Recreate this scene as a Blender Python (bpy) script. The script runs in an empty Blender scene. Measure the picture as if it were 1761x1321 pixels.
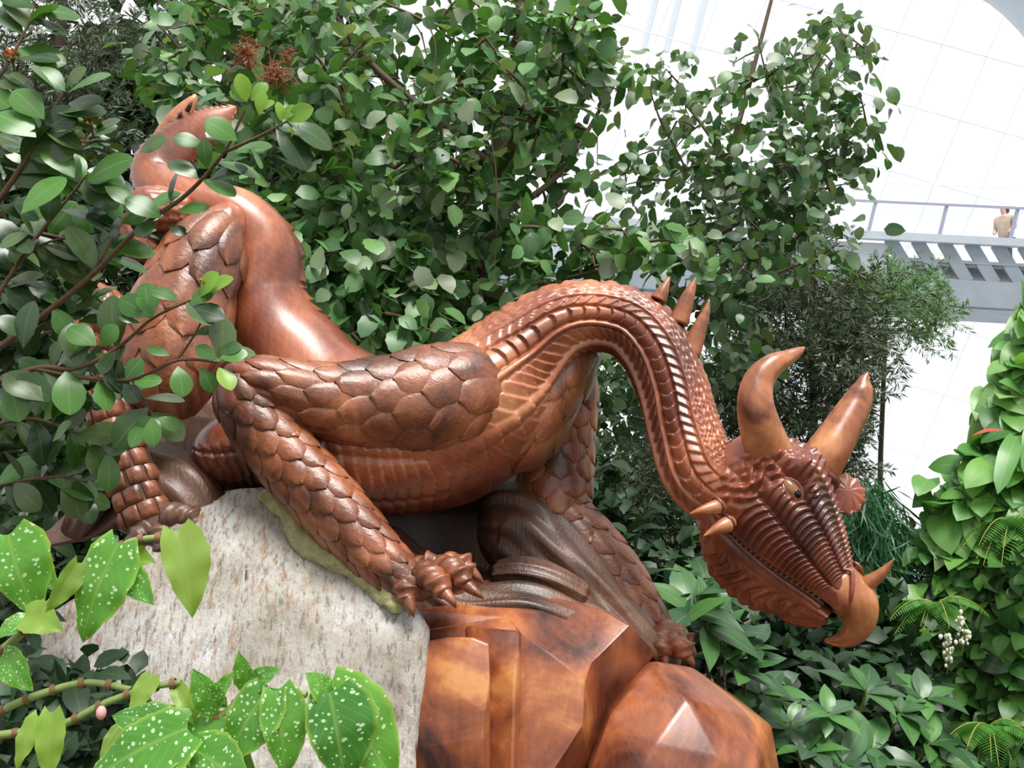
import bpy, bmesh, math, random
import numpy as np
from mathutils import Vector, Matrix, Quaternion

random.seed(7)
rng = np.random.default_rng(11)
scene = bpy.context.scene
COL = scene.collection
PI = math.pi

# ------------------------------------------------------------------ camera
FPX = 1888.0
CAMZ = 1.55
PITCH = math.radians(5.0)
cam_d = bpy.data.cameras.new('camera')
cam_d.sensor_width = 36.0
cam_d.lens = FPX * 36.0 / 1761.0
cam_d.clip_end = 500
cam = bpy.data.objects.new('camera', cam_d)
COL.objects.link(cam)
cam.location = (0, 0, CAMZ)
cam.rotation_euler = (PI / 2 + PITCH, 0, 0)
scene.camera = cam

# ------------------------------------------------------------------ sky, light, exposure
world = bpy.data.worlds.new('overcast_sky')
scene.world = world
world.use_nodes = True
bg = world.node_tree.nodes['Background']
bg.inputs['Color'].default_value = (0.97, 0.985, 1.0, 1)
bg.inputs['Strength'].default_value = 0.92

sun_d = bpy.data.lights.new('hazy_sun', 'SUN')
sun_d.energy = 4.4
sun_d.angle = math.radians(28)
sun_d.color = (1.0, 0.98, 0.94)
sun = bpy.data.objects.new('hazy_sun', sun_d)
COL.objects.link(sun)
sun.rotation_euler = Vector((-0.18, 0.34, -0.92)).to_track_quat('-Z', 'Y').to_euler()
sun.location = (0, 0, 20)

scene.view_settings.view_transform = 'Standard'
scene.view_settings.look = 'None'
scene.view_settings.gamma = 1
scene.view_settings.use_curve_mapping = False
scene.view_settings.exposure = 0.22

# ------------------------------------------------------------------ helpers
FW = np.array([0, math.cos(PITCH), math.sin(PITCH)])
UP = np.array([0, -math.sin(PITCH), math.cos(PITCH)])


def P(px, py, Y):
    """world point on the plane y = Y that the photograph shows at px, py"""
    d = np.array([(px - 880.5) / FPX, 0, 0]) + UP * ((660.5 - py) / FPX) + FW
    return np.array([0, 0, CAMZ]) + d * (Y / d[1])


def proj(p):
    p = np.asarray(p, float) - np.array([0, 0, CAMZ])
    z = p @ FW
    return 880.5 + FPX * p[..., 0] / z, 660.5 - FPX * (p @ UP) / z


def tag(o, label=None, cat=None, group=None, kind=None):
    if label: o['label'] = label
    if cat: o['category'] = cat
    if group: o['group'] = group
    if kind: o['kind'] = kind
    return o


def empty(name, loc, label=None, cat=None, group=None, kind=None):
    o = bpy.data.objects.new(name, None)
    o.empty_display_size = 0.1
    COL.objects.link(o)
    o.location = Vector([float(a) for a in loc])
    return tag(o, label, cat, group, kind)


def rootloc(o):
    v = Vector((0, 0, 0))
    while o is not None:
        v = v + o.location
        o = o.parent
    return np.array(v)


def mk(name, verts, faces, m, parent=None, smooth=True, uv=None):
    """one mesh object from world-space vertices"""
    verts = np.asarray(verts, float)
    if parent is not None:
        verts = verts - rootloc(parent)
    me = bpy.data.meshes.new(name)
    me.from_pydata(verts.tolist(), [], [tuple(int(i) for i in f) for f in faces] if not isinstance(faces, np.ndarray) else faces.tolist())
    if smooth:
        me.polygons.foreach_set('use_smooth', np.ones(len(me.polygons), bool))
    if uv is not None:
        lay = me.uv_layers.new(name='uv')
        idx = np.empty(len(me.loops), np.int32)
        me.loops.foreach_get('vertex_index', idx)
        lay.data.foreach_set('uv', np.asarray(uv, np.float32)[idx].ravel())
    if m is not None:
        me.materials.append(m)
    o = bpy.data.objects.new(name, me)
    COL.objects.link(o)
    if parent is not None:
        o.parent = parent
    me.update()
    return o


def grid_faces(n, m, close=False):
    i = np.arange(n - 1)[:, None]
    j = np.arange(m if close else m - 1)[None, :]
    j2 = (j + 1) % m
    return np.stack([i * m + j, i * m + j2, (i + 1) * m + j2, (i + 1) * m + j], -1).reshape(-1, 4)


def catmull(c, n_per=24):
    c = np.asarray(c, float)
    p = np.vstack([2 * c[0] - c[1], c, 2 * c[-1] - c[-2]])
    out = []
    for i in range(1, len(p) - 2):
        t = np.linspace(0, 1, n_per, endpoint=False)[:, None]
        a, b, d, e = p[i - 1], p[i], p[i + 1], p[i + 2]
        out.append(0.5 * ((2 * b) + (-a + d) * t + (2 * a - 5 * b + 4 * d - e) * t ** 2 + (-a + 3 * b - 3 * d + e) * t ** 3))
    out.append(c[-1:])
    return np.vstack(out)


def smoothstep(a, b, x):
    t = np.clip((x - a) / (b - a), 0, 1)
    return t * t * (3 - 2 * t)


def unit(v):
    v = np.asarray(v, float)
    return v / (np.linalg.norm(v, axis=-1, keepdims=True) + 1e-12)


class Sweep:
    """a tapering limb along a spline. ctrl rows: px, py, Y, rN, rB in pixels (or world xyz, radii in metres)"""

    def __init__(self, ctrl, ref=(0, -1, 0), world=False, n=400):
        rows = []
        for c in ctrl:
            if world:
                x, y, z, r = c[:4]
                rb = c[4] if len(c) > 4 else r
                rows.append([x, y, z, r, rb])
            else:
                px, py, Y, r = c[:4]
                rb = c[4] if len(c) > 4 else r
                k = Y / FPX
                rows.append(list(P(px, py, Y)) + [r * k, rb * k])
        d = catmull(rows, 24)
        d[:, 3:] = np.maximum(d[:, 3:], 0.0008)
        seg = np.linalg.norm(np.diff(d[:, :3], axis=0), axis=1)
        s = np.concatenate([[0], np.cumsum(seg)])
        self.L = s[-1]
        self.uk = s[::24] / self.L
        us = np.linspace(0, 1, n)
        self.u = us
        self.d = np.stack([np.interp(us * self.L, s, d[:, k]) for k in range(5)], 1)
        T = unit(np.gradient(self.d[:, :3], axis=0))
        R = np.array(ref, float)
        B = unit(R[None] - (T @ R)[:, None] * T)
        self.T, self.B, self.N = T, B, np.cross(B, T)

    def at(self, u):
        u = np.asarray(u, float)
        f = lambda A: np.stack([np.interp(u, self.u, A[:, k]) for k in range(A.shape[1])], -1)
        return f(self.d), unit(f(self.N)), unit(f(self.B))

    def surf(self, u, th, off=0, mul=1.0):
        d, N, B = self.at(u)
        c, s = np.cos(th)[..., None], np.sin(th)[..., None]
        rN, rB = d[..., 3:4] * np.asarray(mul)[..., None] if np.ndim(mul) else d[..., 3:4] * mul, d[..., 4:5] * (np.asarray(mul)[..., None] if np.ndim(mul) else mul)
        nrm = unit(c / np.maximum(rN, 1e-5) * N + s / np.maximum(rB, 1e-5) * B)
        return d[..., :3] + rN * c * N + rB * s * B + np.asarray(off)[..., None] * nrm

    def build(self, name, m, parent, nu=60, th=None, nt=24, relief=None, cap0=0.0, cap1=0.0, smooth=True):
        u = np.linspace(0, 1, nu)
        if cap0 or cap1:
            u = np.unique(np.concatenate([u, (1 - np.cos(np.linspace(0, PI / 2, 8))) * cap0 / self.L, 1 - (1 - np.cos(np.linspace(0, PI / 2, 8))) * cap1 / self.L]))
        t = np.linspace(0, 2 * PI, nt, endpoint=False) if th is None else th
        U, TH = np.meshgrid(u, t, indexing='ij')
        mul = np.ones_like(U)
        s = U * self.L
        if cap0: mul *= np.sqrt(np.clip(1 - (1 - np.clip(s / cap0, 0, 1)) ** 2, 0.0004, 1))
        if cap1: mul *= np.sqrt(np.clip(1 - (1 - np.clip((self.L - s) / cap1, 0, 1)) ** 2, 0.0004, 1))
        off = np.zeros_like(U) if relief is None else relief(s, TH, U) * np.minimum(mul, 1)
        V = self.surf(U, TH, off, mul).reshape(-1, 3)
        n, mm = U.shape
        F = grid_faces(n, mm, True).tolist()
        F.append(list(range(mm))[::-1])
        F.append([(n - 1) * mm + k for k in range(mm)])
        return mk(name, V, F, m, parent, smooth)


# ------------------------------------------------------------------ materials
class NT:
    def __init__(self, name):
        self.m = bpy.data.materials.new(name)
        self.m.use_nodes = True
        self.t = self.m.node_tree
        self.b = self.t.nodes['Principled BSDF']
        self.out = self.t.nodes['Material Output']

    def n(self, typ, **kw):
        nd = self.t.nodes.new(typ)
        for k, v in kw.items():
            if k.startswith('i_'):
                key = k[2:]
                key = int(key) if key.isdigit() else key.replace('_', ' ')
                nd.inputs[key].default_value = v
            else:
                setattr(nd, k, v)
        return nd

    def l(self, a, b):
        self.t.links.new(a, b)

    def math(self, op, a, b=None, clamp=False):
        nd = self.n('ShaderNodeMath', operation=op)
        nd.use_clamp = clamp
        for i, v in enumerate((a, b)):
            if v is None: continue
            if isinstance(v, (int, float)): nd.inputs[i].default_value = v
            else: self.l(v, nd.inputs[i])
        return nd.outputs[0]

    def mix(self, f, a, b, blend='MIX'):
        nd = self.n('ShaderNodeMix', data_type='RGBA', blend_type=blend)
        for s, v in ((nd.inputs[0], f), (nd.inputs[6], a), (nd.inputs[7], b)):
            if isinstance(v, (int, float)): s.default_value = v
            elif isinstance(v, tuple): s.default_value = (*v[:3], 1)
            else: self.l(v, s)
        return nd.outputs[2]

    def ramp(self, f, stops, interp='LINEAR'):
        nd = self.n('ShaderNodeValToRGB')
        nd.color_ramp.interpolation = interp
        e = nd.color_ramp.elements
        while len(e) < len(stops): e.new(0.5)
        for k, (p, c) in enumerate(stops):
            e[k].position = p
            e[k].color = (*c[:3], 1) if isinstance(c, tuple) else (c, c, c, 1)
        self.l(f, nd.inputs[0])
        return nd.outputs[0]

    def coord(self, out='Object', scale=(1, 1, 1), rot=(0, 0, 0)):
        tc = self.n('ShaderNodeTexCoord')
        mp = self.n('ShaderNodeMapping')
        mp.inputs['Scale'].default_value = scale
        mp.inputs['Rotation'].default_value = rot
        self.l(tc.outputs[out], mp.inputs[0])
        return mp.outputs[0]

    def noise(self, vec, scale, detail=4, rough=0.55, dist=0.0):
        nd = self.n('ShaderNodeTexNoise')
        nd.inputs['Scale'].default_value = scale
        nd.inputs['Detail'].default_value = detail
        nd.inputs['Roughness'].default_value = rough
        nd.inputs['Distortion'].default_value = dist
        self.l(vec, nd.inputs['Vector'])
        return nd.outputs[0]

    def bump(self, h, strength, dist=0.01, prev=None):
        nd = self.n('ShaderNodeBump')
        nd.inputs['Strength'].default_value = strength
        nd.inputs['Distance'].default_value = dist
        self.l(h, nd.inputs['Height'])
        if prev is not None: self.l(prev, nd.inputs['Normal'])
        return nd.outputs[0]


def wood(name, dark, mid, light, blond=None, rot=(0.2, 0.9, 0.3), ring=14.0, rough=0.34, coat=0.25, chisel=0.35, chis_scale=(30, 30, 9), tone=1.7, contrast=2.0, fine=0.045):
    k = NT(name)
    v = k.coord('Object', rot=rot)
    big = k.noise(v, tone, 4, 0.55, 0.9)
    wv = k.n('ShaderNodeTexWave', wave_type='RINGS', rings_direction='Z')
    wv.inputs['Scale'].default_value = ring
    wv.inputs['Distortion'].default_value = 9.0
    wv.inputs['Detail'].default_value = 2.0
    wv.inputs['Detail Scale'].default_value = 0.35
    k.l(v, wv.inputs['Vector'])
    v2 = k.coord('Object', scale=(26, 26, 3.2), rot=rot)
    streak = k.noise(v2, 2.0, 5, 0.65)
    f = k.math('ADD', k.math('MULTIPLY', wv.outputs['Fac'], fine), k.math('MULTIPLY', streak, 0.34))
    f = k.math('ADD', f, k.math('MULTIPLY', k.math('SUBTRACT', big, 0.45), contrast))
    f = k.math('ADD', f, 0.12 - fine * 0.5)
    stops = [(0.02, dark), (0.32, mid), (0.64, light)]
    if blond: stops.append((0.90, blond))
    c = k.ramp(f, stops)
    k.l(c, k.b.inputs['Base Color'])
    k.b.inputs['Coat Weight'].default_value = coat
    k.b.inputs['Specular IOR Level'].default_value = 0.6
    k.b.inputs['Coat Roughness'].default_value = 0.27
    v3 = k.coord('Object', scale=chis_scale, rot=rot)
    ch = k.noise(v3, 2.2, 3, 0.6)
    nrm = k.bump(ch, chisel, 0.006)
    nrm = k.bump(streak, 0.12, 0.003, nrm)
    k.l(nrm, k.b.inputs['Normal'])
    r = k.math('ADD', k.math('MULTIPLY', streak, 0.25), rough - 0.1)
    k.l(r, k.b.inputs['Roughness'])
    return k.m


def plain(name, col, rough=0.5, metal=0.0, bump=0.0, bscale=40, var=0.0, spec=None):
    k = NT(name)
    k.b.inputs['Roughness'].default_value = rough
    k.b.inputs['Metallic'].default_value = metal
    v = k.coord('Object')
    nz = k.noise(v, bscale, 4)
    if var:
        c = k.mix(nz, tuple(max(0, a * (1 - var)) for a in col), tuple(min(1, a * (1 + var)) for a in col))
        k.l(c, k.b.inputs['Base Color'])
    else:
        k.b.inputs['Base Color'].default_value = (*col, 1)
    if spec is not None: k.b.inputs['Specular IOR Level'].default_value = spec
    if bump: k.l(k.bump(nz, bump, 0.01), k.b.inputs['Normal'])
    return k.m


def leafmat(name, cols, rough=0.38, transl=0.3, vein=0.25, spots=False, edge=None, tcol=1.3):
    """cols: ramp of greens picked per leaf"""
    k = NT(name)
    oi = k.n('ShaderNodeObjectInfo')
    ge = k.n('ShaderNodeNewGeometry')
    r = k.math('FRACT', k.math('ADD', oi.outputs['Random'], ge.outputs['Random Per Island']))
    n = len(cols)
    c = k.ramp(r, [(i / max(1, n - 1), cc) for i, cc in enumerate(cols)])
    tc = k.n('ShaderNodeTexCoord')
    sp = k.n('ShaderNodeSeparateXYZ')
    k.l(tc.outputs['UV'], sp.inputs[0])
    av = k.math('ABSOLUTE', k.math('SUBTRACT', sp.outputs[1], 0.5))
    mid = k.ramp(av, [(0.0, 1.0), (0.045, 0.0)])
    ph = k.math('SUBTRACT', k.math('MULTIPLY', sp.outputs[0], 8.0), k.math('MULTIPLY', av, 7.0))
    side = k.ramp(k.math('ABSOLUTE', k.math('SUBTRACT', k.math('FRACT', ph), 0.5)), [(0.0, 0.55), (0.09, 0.0)])
    vv = k.math('MULTIPLY', k.math('MAXIMUM', mid, side), vein)
    c = k.mix(vv, c, (0.36, 0.52, 0.14))
    nz = k.noise(tc.outputs['UV'], 5.0, 3)
    c = k.mix(k.math('MULTIPLY', nz, 0.35), c, k.mix(0.6, c, (0.02, 0.07, 0.015)))
    if edge:
        c = k.mix(k.ramp(av, [(0.42, 0.0), (0.5, 0.8)]), c, edge)
    if spots:
        vo = k.n('ShaderNodeTexVoronoi')
        mp = k.n('ShaderNodeMapping')
        mp.inputs['Scale'].default_value = (21, 9.5, 1)
        k.l(tc.outputs['UV'], mp.inputs[0])
        k.l(mp.outputs[0], vo.inputs['Vector'])
        vo.inputs['Scale'].default_value = 1.0
        rc = k.n('ShaderNodeSeparateXYZ')
        k.l(vo.outputs['Color'], rc.inputs[0])
        rad = k.math('ADD', k.math('MULTIPLY', rc.outputs[0], 0.34), 0.06)
        s = k.math('LESS_THAN', vo.outputs['Distance'], rad)
        s = k.math('MULTIPLY', s, k.ramp(av, [(0.03, 0.0), (0.07, 1.0)]))
        c = k.mix(k.math('MULTIPLY', s, 0.85), c, (0.62, 0.80, 0.52))
    k.l(c, k.b.inputs['Base Color'])
    k.b.inputs['Roughness'].default_value = rough
    k.l(k.bump(k.math('MAXIMUM', mid, side), -0.25, 0.004), k.b.inputs['Normal'])
    tr = k.n('ShaderNodeBsdfTranslucent')
    k.l(k.mix(1.0, c, (tcol * 0.95, tcol, 0.45), 'MULTIPLY'), tr.inputs[0])
    mx = k.n('ShaderNodeMixShader')
    mx.inputs[0].default_value = transl
    k.l(k.b.outputs[0], mx.inputs[1])
    k.l(tr.outputs[0], mx.inputs[2])
    k.l(mx.outputs[0], k.out.inputs[0])
    return k.m


M = {}
M['body'] = wood('red_wood', (0.055, 0.013, 0.007), (0.20, 0.048, 0.019), (0.41, 0.125, 0.052), (0.58, 0.25, 0.11), chisel=0.13, coat=0.4)
M['scale'] = wood('scale_wood', (0.055, 0.016, 0.008), (0.185, 0.054, 0.021), (0.33, 0.108, 0.044), (0.47, 0.20, 0.085), ring=20, chisel=0.55, chis_scale=(14, 60, 14), tone=4.0)
M['head'] = wood('head_wood', (0.065, 0.015, 0.008), (0.19, 0.043, 0.018), (0.33, 0.090, 0.038), None, chisel=0.15, rough=0.32)
M['horn'] = wood('horn_wood', (0.10, 0.028, 0.013), (0.30, 0.095, 0.034), (0.46, 0.175, 0.065), (0.56, 0.27, 0.11), ring=9, chisel=0.1, tone=6)
M['rock'] = wood('rock_wood', (0.030, 0.011, 0.008), (0.17, 0.042, 0.016), (0.34, 0.100, 0.034), (0.52, 0.215, 0.065), ring=26, chisel=0.04, tone=2.8, contrast=2.6, fine=0.03, rot=(0.9, 0.35, 0.2), rough=0.33, coat=0.3)
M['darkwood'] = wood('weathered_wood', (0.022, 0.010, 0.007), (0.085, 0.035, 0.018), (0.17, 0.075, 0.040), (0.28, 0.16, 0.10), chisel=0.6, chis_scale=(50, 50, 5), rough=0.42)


# ---- stone
def stone_mat():
    k = NT('pale_stone')
    v = k.coord('Object', rot=(0, 0.35, 0))
    vs = k.coord('Object', scale=(16, 6, 4.2), rot=(0, 0.42, 0))
    a = k.noise(v, 3.2, 6, 0.6)
    s = k.noise(vs, 2.6, 7, 0.72, 0.3)
    s2 = k.noise(vs, 4.4, 6, 0.75, 0.2)
    f = k.noise(v, 45, 5, 0.7)
    c = k.ramp(a, [(0.30, (0.27, 0.235, 0.19)), (0.48, (0.50, 0.465, 0.41)), (0.64, (0.70, 0.69, 0.68))])
    c = k.mix(k.math('MULTIPLY', k.ramp(s, [(0.50, 0.0), (0.64, 0.9)]), k.ramp(k.noise(v, 1.9, 3), [(0.38, 0.25), (0.58, 1.0)])), c, (0.30, 0.145, 0.05))
    c = k.mix(k.ramp(s2, [(0.36, 0.9), (0.48, 0.0)]), c, (0.15, 0.135, 0.11))
    c = k.mix(k.ramp(f, [(0.30, 0.6), (0.42, 0.0)]), c, (0.13, 0.10, 0.07))
    k.l(c, k.b.inputs['Base Color'])
    k.b.inputs['Roughness'].default_value = 0.75
    n = k.bump(f, 0.5, 0.012)
    n = k.bump(s2, 0.6, 0.02, n)
    k.l(n, k.b.inputs['Normal'])
    return k.m


M['stone'] = stone_mat()
M['lichen'] = plain('lichen_stone', (0.44, 0.41, 0.20), 0.85, bump=0.9, bscale=34, var=0.6)
M['soil'] = plain('soil', (0.035, 0.028, 0.018), 0.95, bump=0.6, bscale=18, var=0.5)
M['moss'] = plain('mossy_soil', (0.030, 0.048, 0.014), 0.95, bump=0.8, bscale=22, var=0.6)
M['bark'] = plain('bark', (0.13, 0.085, 0.055), 0.85, bump=0.6, bscale=45, var=0.4)
M['darkbark'] = plain('dark_bark', (0.045, 0.030, 0.022), 0.85, bump=0.6, bscale=45, var=0.4)
M['mossbark'] = plain('mossy_bark', (0.13, 0.15, 0.03), 0.9, bump=0.6, bscale=35, var=0.5)
M['twig'] = plain('twig', (0.12, 0.062, 0.030), 0.7, bump=0.3, bscale=60, var=0.4)
M['greentwig'] = plain('green_twig', (0.30, 0.31, 0.06), 0.6, var=0.3)
M['stem'] = plain('begonia_stem', (0.22, 0.30, 0.085), 0.45, bump=0.2, bscale=30, var=0.35)
M['node'] = plain('begonia_node', (0.20, 0.10, 0.045), 0.7, var=0.3)
M['pink'] = plain('pink_bud', (0.80, 0.36, 0.34), 0.5)
M['redleaf'] = plain('red_leaf', (0.50, 0.03, 0.03), 0.4)
M['orange'] = plain('orange_flower', (0.62, 0.20, 0.045), 0.7, var=0.4)
M['rust'] = plain('dry_flower', (0.33, 0.11, 0.05), 0.85, var=0.4)
M['cream'] = plain('cream_flower', (0.75, 0.76, 0.58), 0.7)
M['eye'] = plain('eye_wood', (0.26, 0.12, 0.055), 0.15, var=0.3)
M['pupil'] = plain('pupil', (0.006, 0.006, 0.007), 0.08)
M['tooth'] = plain('tooth_wood', (0.20, 0.09, 0.045), 0.5)
M['mouth'] = plain('mouth_wood', (0.055, 0.020, 0.012), 0.6)

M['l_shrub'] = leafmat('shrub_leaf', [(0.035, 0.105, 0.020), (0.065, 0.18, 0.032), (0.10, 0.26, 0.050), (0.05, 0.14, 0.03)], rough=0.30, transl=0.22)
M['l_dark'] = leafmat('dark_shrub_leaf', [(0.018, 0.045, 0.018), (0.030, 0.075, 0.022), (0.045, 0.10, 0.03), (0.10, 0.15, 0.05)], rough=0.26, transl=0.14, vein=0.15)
M['l_new'] = leafmat('new_leaf', [(0.22, 0.42, 0.05), (0.30, 0.50, 0.08), (0.16, 0.34, 0.045)], rough=0.35, transl=0.4)
M['l_begonia'] = leafmat('begonia_leaf', [(0.085, 0.29, 0.030), (0.13, 0.38, 0.04), (0.055, 0.22, 0.03)], rough=0.28, transl=0.3, spots=True, edge=(0.30, 0.45, 0.06), vein=0.45)
M['l_begonia_back'] = leafmat('begonia_leaf_pale', [(0.27, 0.46, 0.06), (0.34, 0.52, 0.09), (0.22, 0.36, 0.06)], rough=0.4, transl=0.45, vein=0.4)
M['l_ficus'] = leafmat('poplar_leaf', [(0.022, 0.075, 0.022), (0.055, 0.15, 0.045), (0.10, 0.25, 0.075), (0.05, 0.12, 0.045), (0.20, 0.40, 0.12), (0.30, 0.34, 0.24), (0.07, 0.17, 0.06), (0.15, 0.33, 0.11)], rough=0.38, transl=0.25, vein=0.2)
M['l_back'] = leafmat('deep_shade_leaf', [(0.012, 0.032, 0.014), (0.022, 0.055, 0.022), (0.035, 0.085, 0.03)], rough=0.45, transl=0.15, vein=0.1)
M['l_airy'] = leafmat('airy_leaf', [(0.03, 0.09, 0.035), (0.055, 0.14, 0.055), (0.13, 0.22, 0.11), (0.20, 0.25, 0.17), (0.10, 0.26, 0.06)], rough=0.4, transl=0.25, vein=0.2)
M['l_needle'] = leafmat('needle', [(0.035, 0.060, 0.030), (0.07, 0.10, 0.05), (0.05, 0.09, 0.05), (0.14, 0.14, 0.06)], rough=0.5, transl=0.2, vein=0.0)
M['l_needle_green'] = leafmat('green_needle', [(0.10, 0.20, 0.08), (0.14, 0.27, 0.10), (0.08, 0.16, 0.08)], rough=0.5, transl=0.25, vein=0.0)
M['l_weep'] = leafmat('weeping_needle', [(0.018, 0.075, 0.032), (0.035, 0.13, 0.055), (0.055, 0.19, 0.07)], rough=0.45, transl=0.2, vein=0.0)
M['l_whorl'] = leafmat('whorl_leaf', [(0.025, 0.085, 0.028), (0.05, 0.15, 0.04), (0.10, 0.26, 0.06), (0.06, 0.11, 0.075), (0.035, 0.10, 0.035)], rough=0.33, transl=0.25)
M['l_wall'] = leafmat('creeper_leaf', [(0.045, 0.16, 0.035), (0.10, 0.29, 0.055), (0.19, 0.42, 0.08), (0.07, 0.20, 0.06)], rough=0.36, transl=0.3)
M['l_wall_light'] = leafmat('big_wall_leaf', [(0.11, 0.30, 0.075), (0.19, 0.42, 0.11), (0.30, 0.50, 0.17)], rough=0.34, transl=0.35, vein=0.4)
M['l_fern'] = leafmat('fern_leaf', [(0.05, 0.17, 0.03), (0.09, 0.27, 0.04), (0.13, 0.34, 0.05)], rough=0.45, transl=0.35, vein=0.0)


# ------------------------------------------------------------------ leaves
def leaf_arrays(shape='ovate', W=0.5, nt=6, nc=4, fold=0.25, droop=0.15, serr=0.0, nserr=7, wavy=0.0, asym=0.0, stalk=0.0):
    t = np.linspace(0, 1, nt + 1)
    if shape == 'obovate': t = 1 - (1 - t) ** 1.7
    if shape == 'ovate': w = np.sin(PI * t ** 0.72) ** 0.85
    elif shape == 'obovate': w = np.clip(np.sin(PI * t ** 1.35), 0, 1) ** 0.62
    elif shape == 'round': w = np.sin(PI * t ** 0.85) ** 0.55
    elif shape == 'lance': w = np.sin(PI * t ** 0.9) ** 1.0
    elif shape == 'strap': w = np.clip(np.sin(PI * np.clip(t, 0.03, 0.97)), 0, 1) ** 0.4
    elif shape == 'heart': w = np.clip((1 - t) ** 0.75 * (t * 9 + 0.75) ** 0.35 * 0.85, 0, 1.1)
    elif shape == 'wing': w = np.clip(np.sin(PI * np.clip(0.07 + 0.93 * t, 0, 1) ** 0.72), 0, 1) ** 0.85 * 1.05
    w = np.clip(w, 0, None)
    w[-1] = 0.0 if shape != 'obovate' else 0.02
    if shape not in ('heart', 'wing'): w[0] = 0.02
    b = np.linspace(-1, 1, nc + 1)
    T, Bv = np.meshgrid(t, b, indexing='ij')
    Wt = w[:, None] * W * 0.5
    if serr:
        Wt = Wt * (1 - serr * ((t * nserr) % 1.0)[:, None])
    y = Bv * Wt * (1 + asym * np.sign(Bv))
    x = T.copy()
    if shape in ('heart', 'wing'):
        x = x - np.abs(Bv) ** 1.5 * 0.14 * (1 - T) ** 3 * (0.75 if shape == 'wing' else 1.0)
    z = np.abs(y) * fold - droop * T ** 2 + wavy * np.sin(T * 17 + Bv) * np.abs(Bv) * 0.5 + 0.04 * np.sin(PI * T) - (np.abs(Bv) ** 2) * Wt * 0.15
    V = np.stack([x, y, z], -1).reshape(-1, 3)
    uv = np.stack([T, Bv * 0.5 + 0.5], -1).reshape(-1, 2)
    return V, grid_faces(nt + 1, nc + 1), uv


def leaf_mesh(name, m, **kw):
    V, F, uv = leaf_arrays(**kw)
    me = bpy.data.meshes.new(name)
    me.from_pydata(V.tolist(), [], F.tolist())
    me.polygons.foreach_set('use_smooth', np.ones(len(F), bool))
    lay = me.uv_layers.new(name='uv')
    idx = np.empty(len(me.loops), np.int32)
    me.loops.foreach_get('vertex_index', idx)
    lay.data.foreach_set('uv', uv.astype(np.float32)[idx].ravel())
    me.materials.append(m)
    return me


def leaf_frame(d, nrm):
    d = unit(d)
    n = np.asarray(nrm, float)
    n = n - (n @ d) * d
    if np.linalg.norm(n) < 1e-4: n = np.cross(d, [1, 0.3, 0.2])
    n = unit(n)
    return np.stack([d, np.cross(n, d), n], 1)


def put_leaf(name, me, parent, base, d, nrm, L, wmul=1.0):
    o = bpy.data.objects.new(name, me)
    COL.objects.link(o)
    o.parent = parent
    R = leaf_frame(d, nrm) * np.array([L, L * wmul, L])[None]
    b = np.asarray(base) - rootloc(parent)
    mat = Matrix([[*R[0], b[0]], [*R[1], b[1]], [*R[2], b[2]], [0, 0, 0, 1]])
    o.matrix_basis = mat
    return o


def stuff_leaves(name, m, parent, items, tmpl=None):
    """items: list of (base, dir, normal, length). One joined mesh of leaves."""
    if not items: return None
    V0, F0, uv0 = tmpl if tmpl is not None else leaf_arrays('ovate', W=0.62, nt=3, nc=2, fold=0.3, droop=0.2)
    base = np.array([i[0] for i in items]); d = unit(np.array([i[1] for i in items])); n = np.array([i[2] for i in items], float)
    L = np.array([i[3] for i in items])[:, None, None]
    n = n - (n * d).sum(1, keepdims=True) * d
    n = unit(n + 1e-6)
    b = np.cross(n, d)
    R = np.stack([d, b, n], 2)
    V = base[:, None] + (V0[None] * L) @ R.transpose(0, 2, 1)
    k = len(V0)
    F = (F0[None] + (np.arange(len(items)) * k)[:, None, None]).reshape(-1, 4)
    o = mk(name, V.reshape(-1, 3), F, m, parent, True, np.tile(uv0, (len(items), 1)))
    tag(o, kind='stuff')
    return o


def tubes(name, m, parent, paths, sides=5):
    """one branch system as one mesh. paths: (pts Nx3, r0, r1)"""
    VV, FF, k = [], [], 0
    a = np.linspace(0, 2 * PI, sides, endpoint=False)
    for pts, r0, r1 in paths:
        pts = np.asarray(pts, float)
        n = len(pts)
        T = unit(np.gradient(pts, axis=0))
        ref = np.array([0.31, 0.9, 0.2])
        A = unit(np.cross(T, ref)); B = np.cross(T, A)
        r = np.linspace(r0, r1, n)[:, None, None]
        V = pts[:, None] + r * (np.cos(a)[None, :, None] * A[:, None] + np.sin(a)[None, :, None] * B[:, None])
        VV.append(V.reshape(-1, 3))
        FF.append(grid_faces(n, sides, True) + k)
        k += n * sides
    return mk(name, np.vstack(VV), np.vstack(FF), m, parent)


def rv(s=1.0):
    return rng.normal(size=3) * s


def grow(trunks, attr, sag=0.08):
    """join every attractor to the nearest point of the growing branch system"""
    nodes = np.vstack([np.asarray(t) for t in trunks])
    base = nodes[0]
    order = np.argsort([np.min(np.linalg.norm(nodes - a, axis=1)) for a in attr])
    cap = len(nodes) + len(attr) * 5
    buf = np.empty((cap, 3)); buf[:len(nodes)] = nodes; nn = len(nodes)
    paths, ends = [], []
    for i in order:
        a = attr[i]
        dd = np.linalg.norm(buf[:nn] - a, axis=1)
        j = int(np.argmin(dd + 0.15 * np.maximum(0, buf[:nn, 2] - a[2])))
        q = buf[j].copy()
        L = np.linalg.norm(a - q)
        mid = (a + q) / 2 + np.array([0, 0, 0.10 * L]) + rv(0.05 * L)
        t = np.linspace(0, 1, 5)[:, None]
        pts = (1 - t) ** 2 * q + 2 * t * (1 - t) * mid + t ** 2 * a
        paths.append(pts)
        ends.append((pts[-1], unit(pts[-1] - pts[-2])))
        buf[nn:nn + 4] = pts[1:]; nn += 4
    return paths, ends


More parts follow.
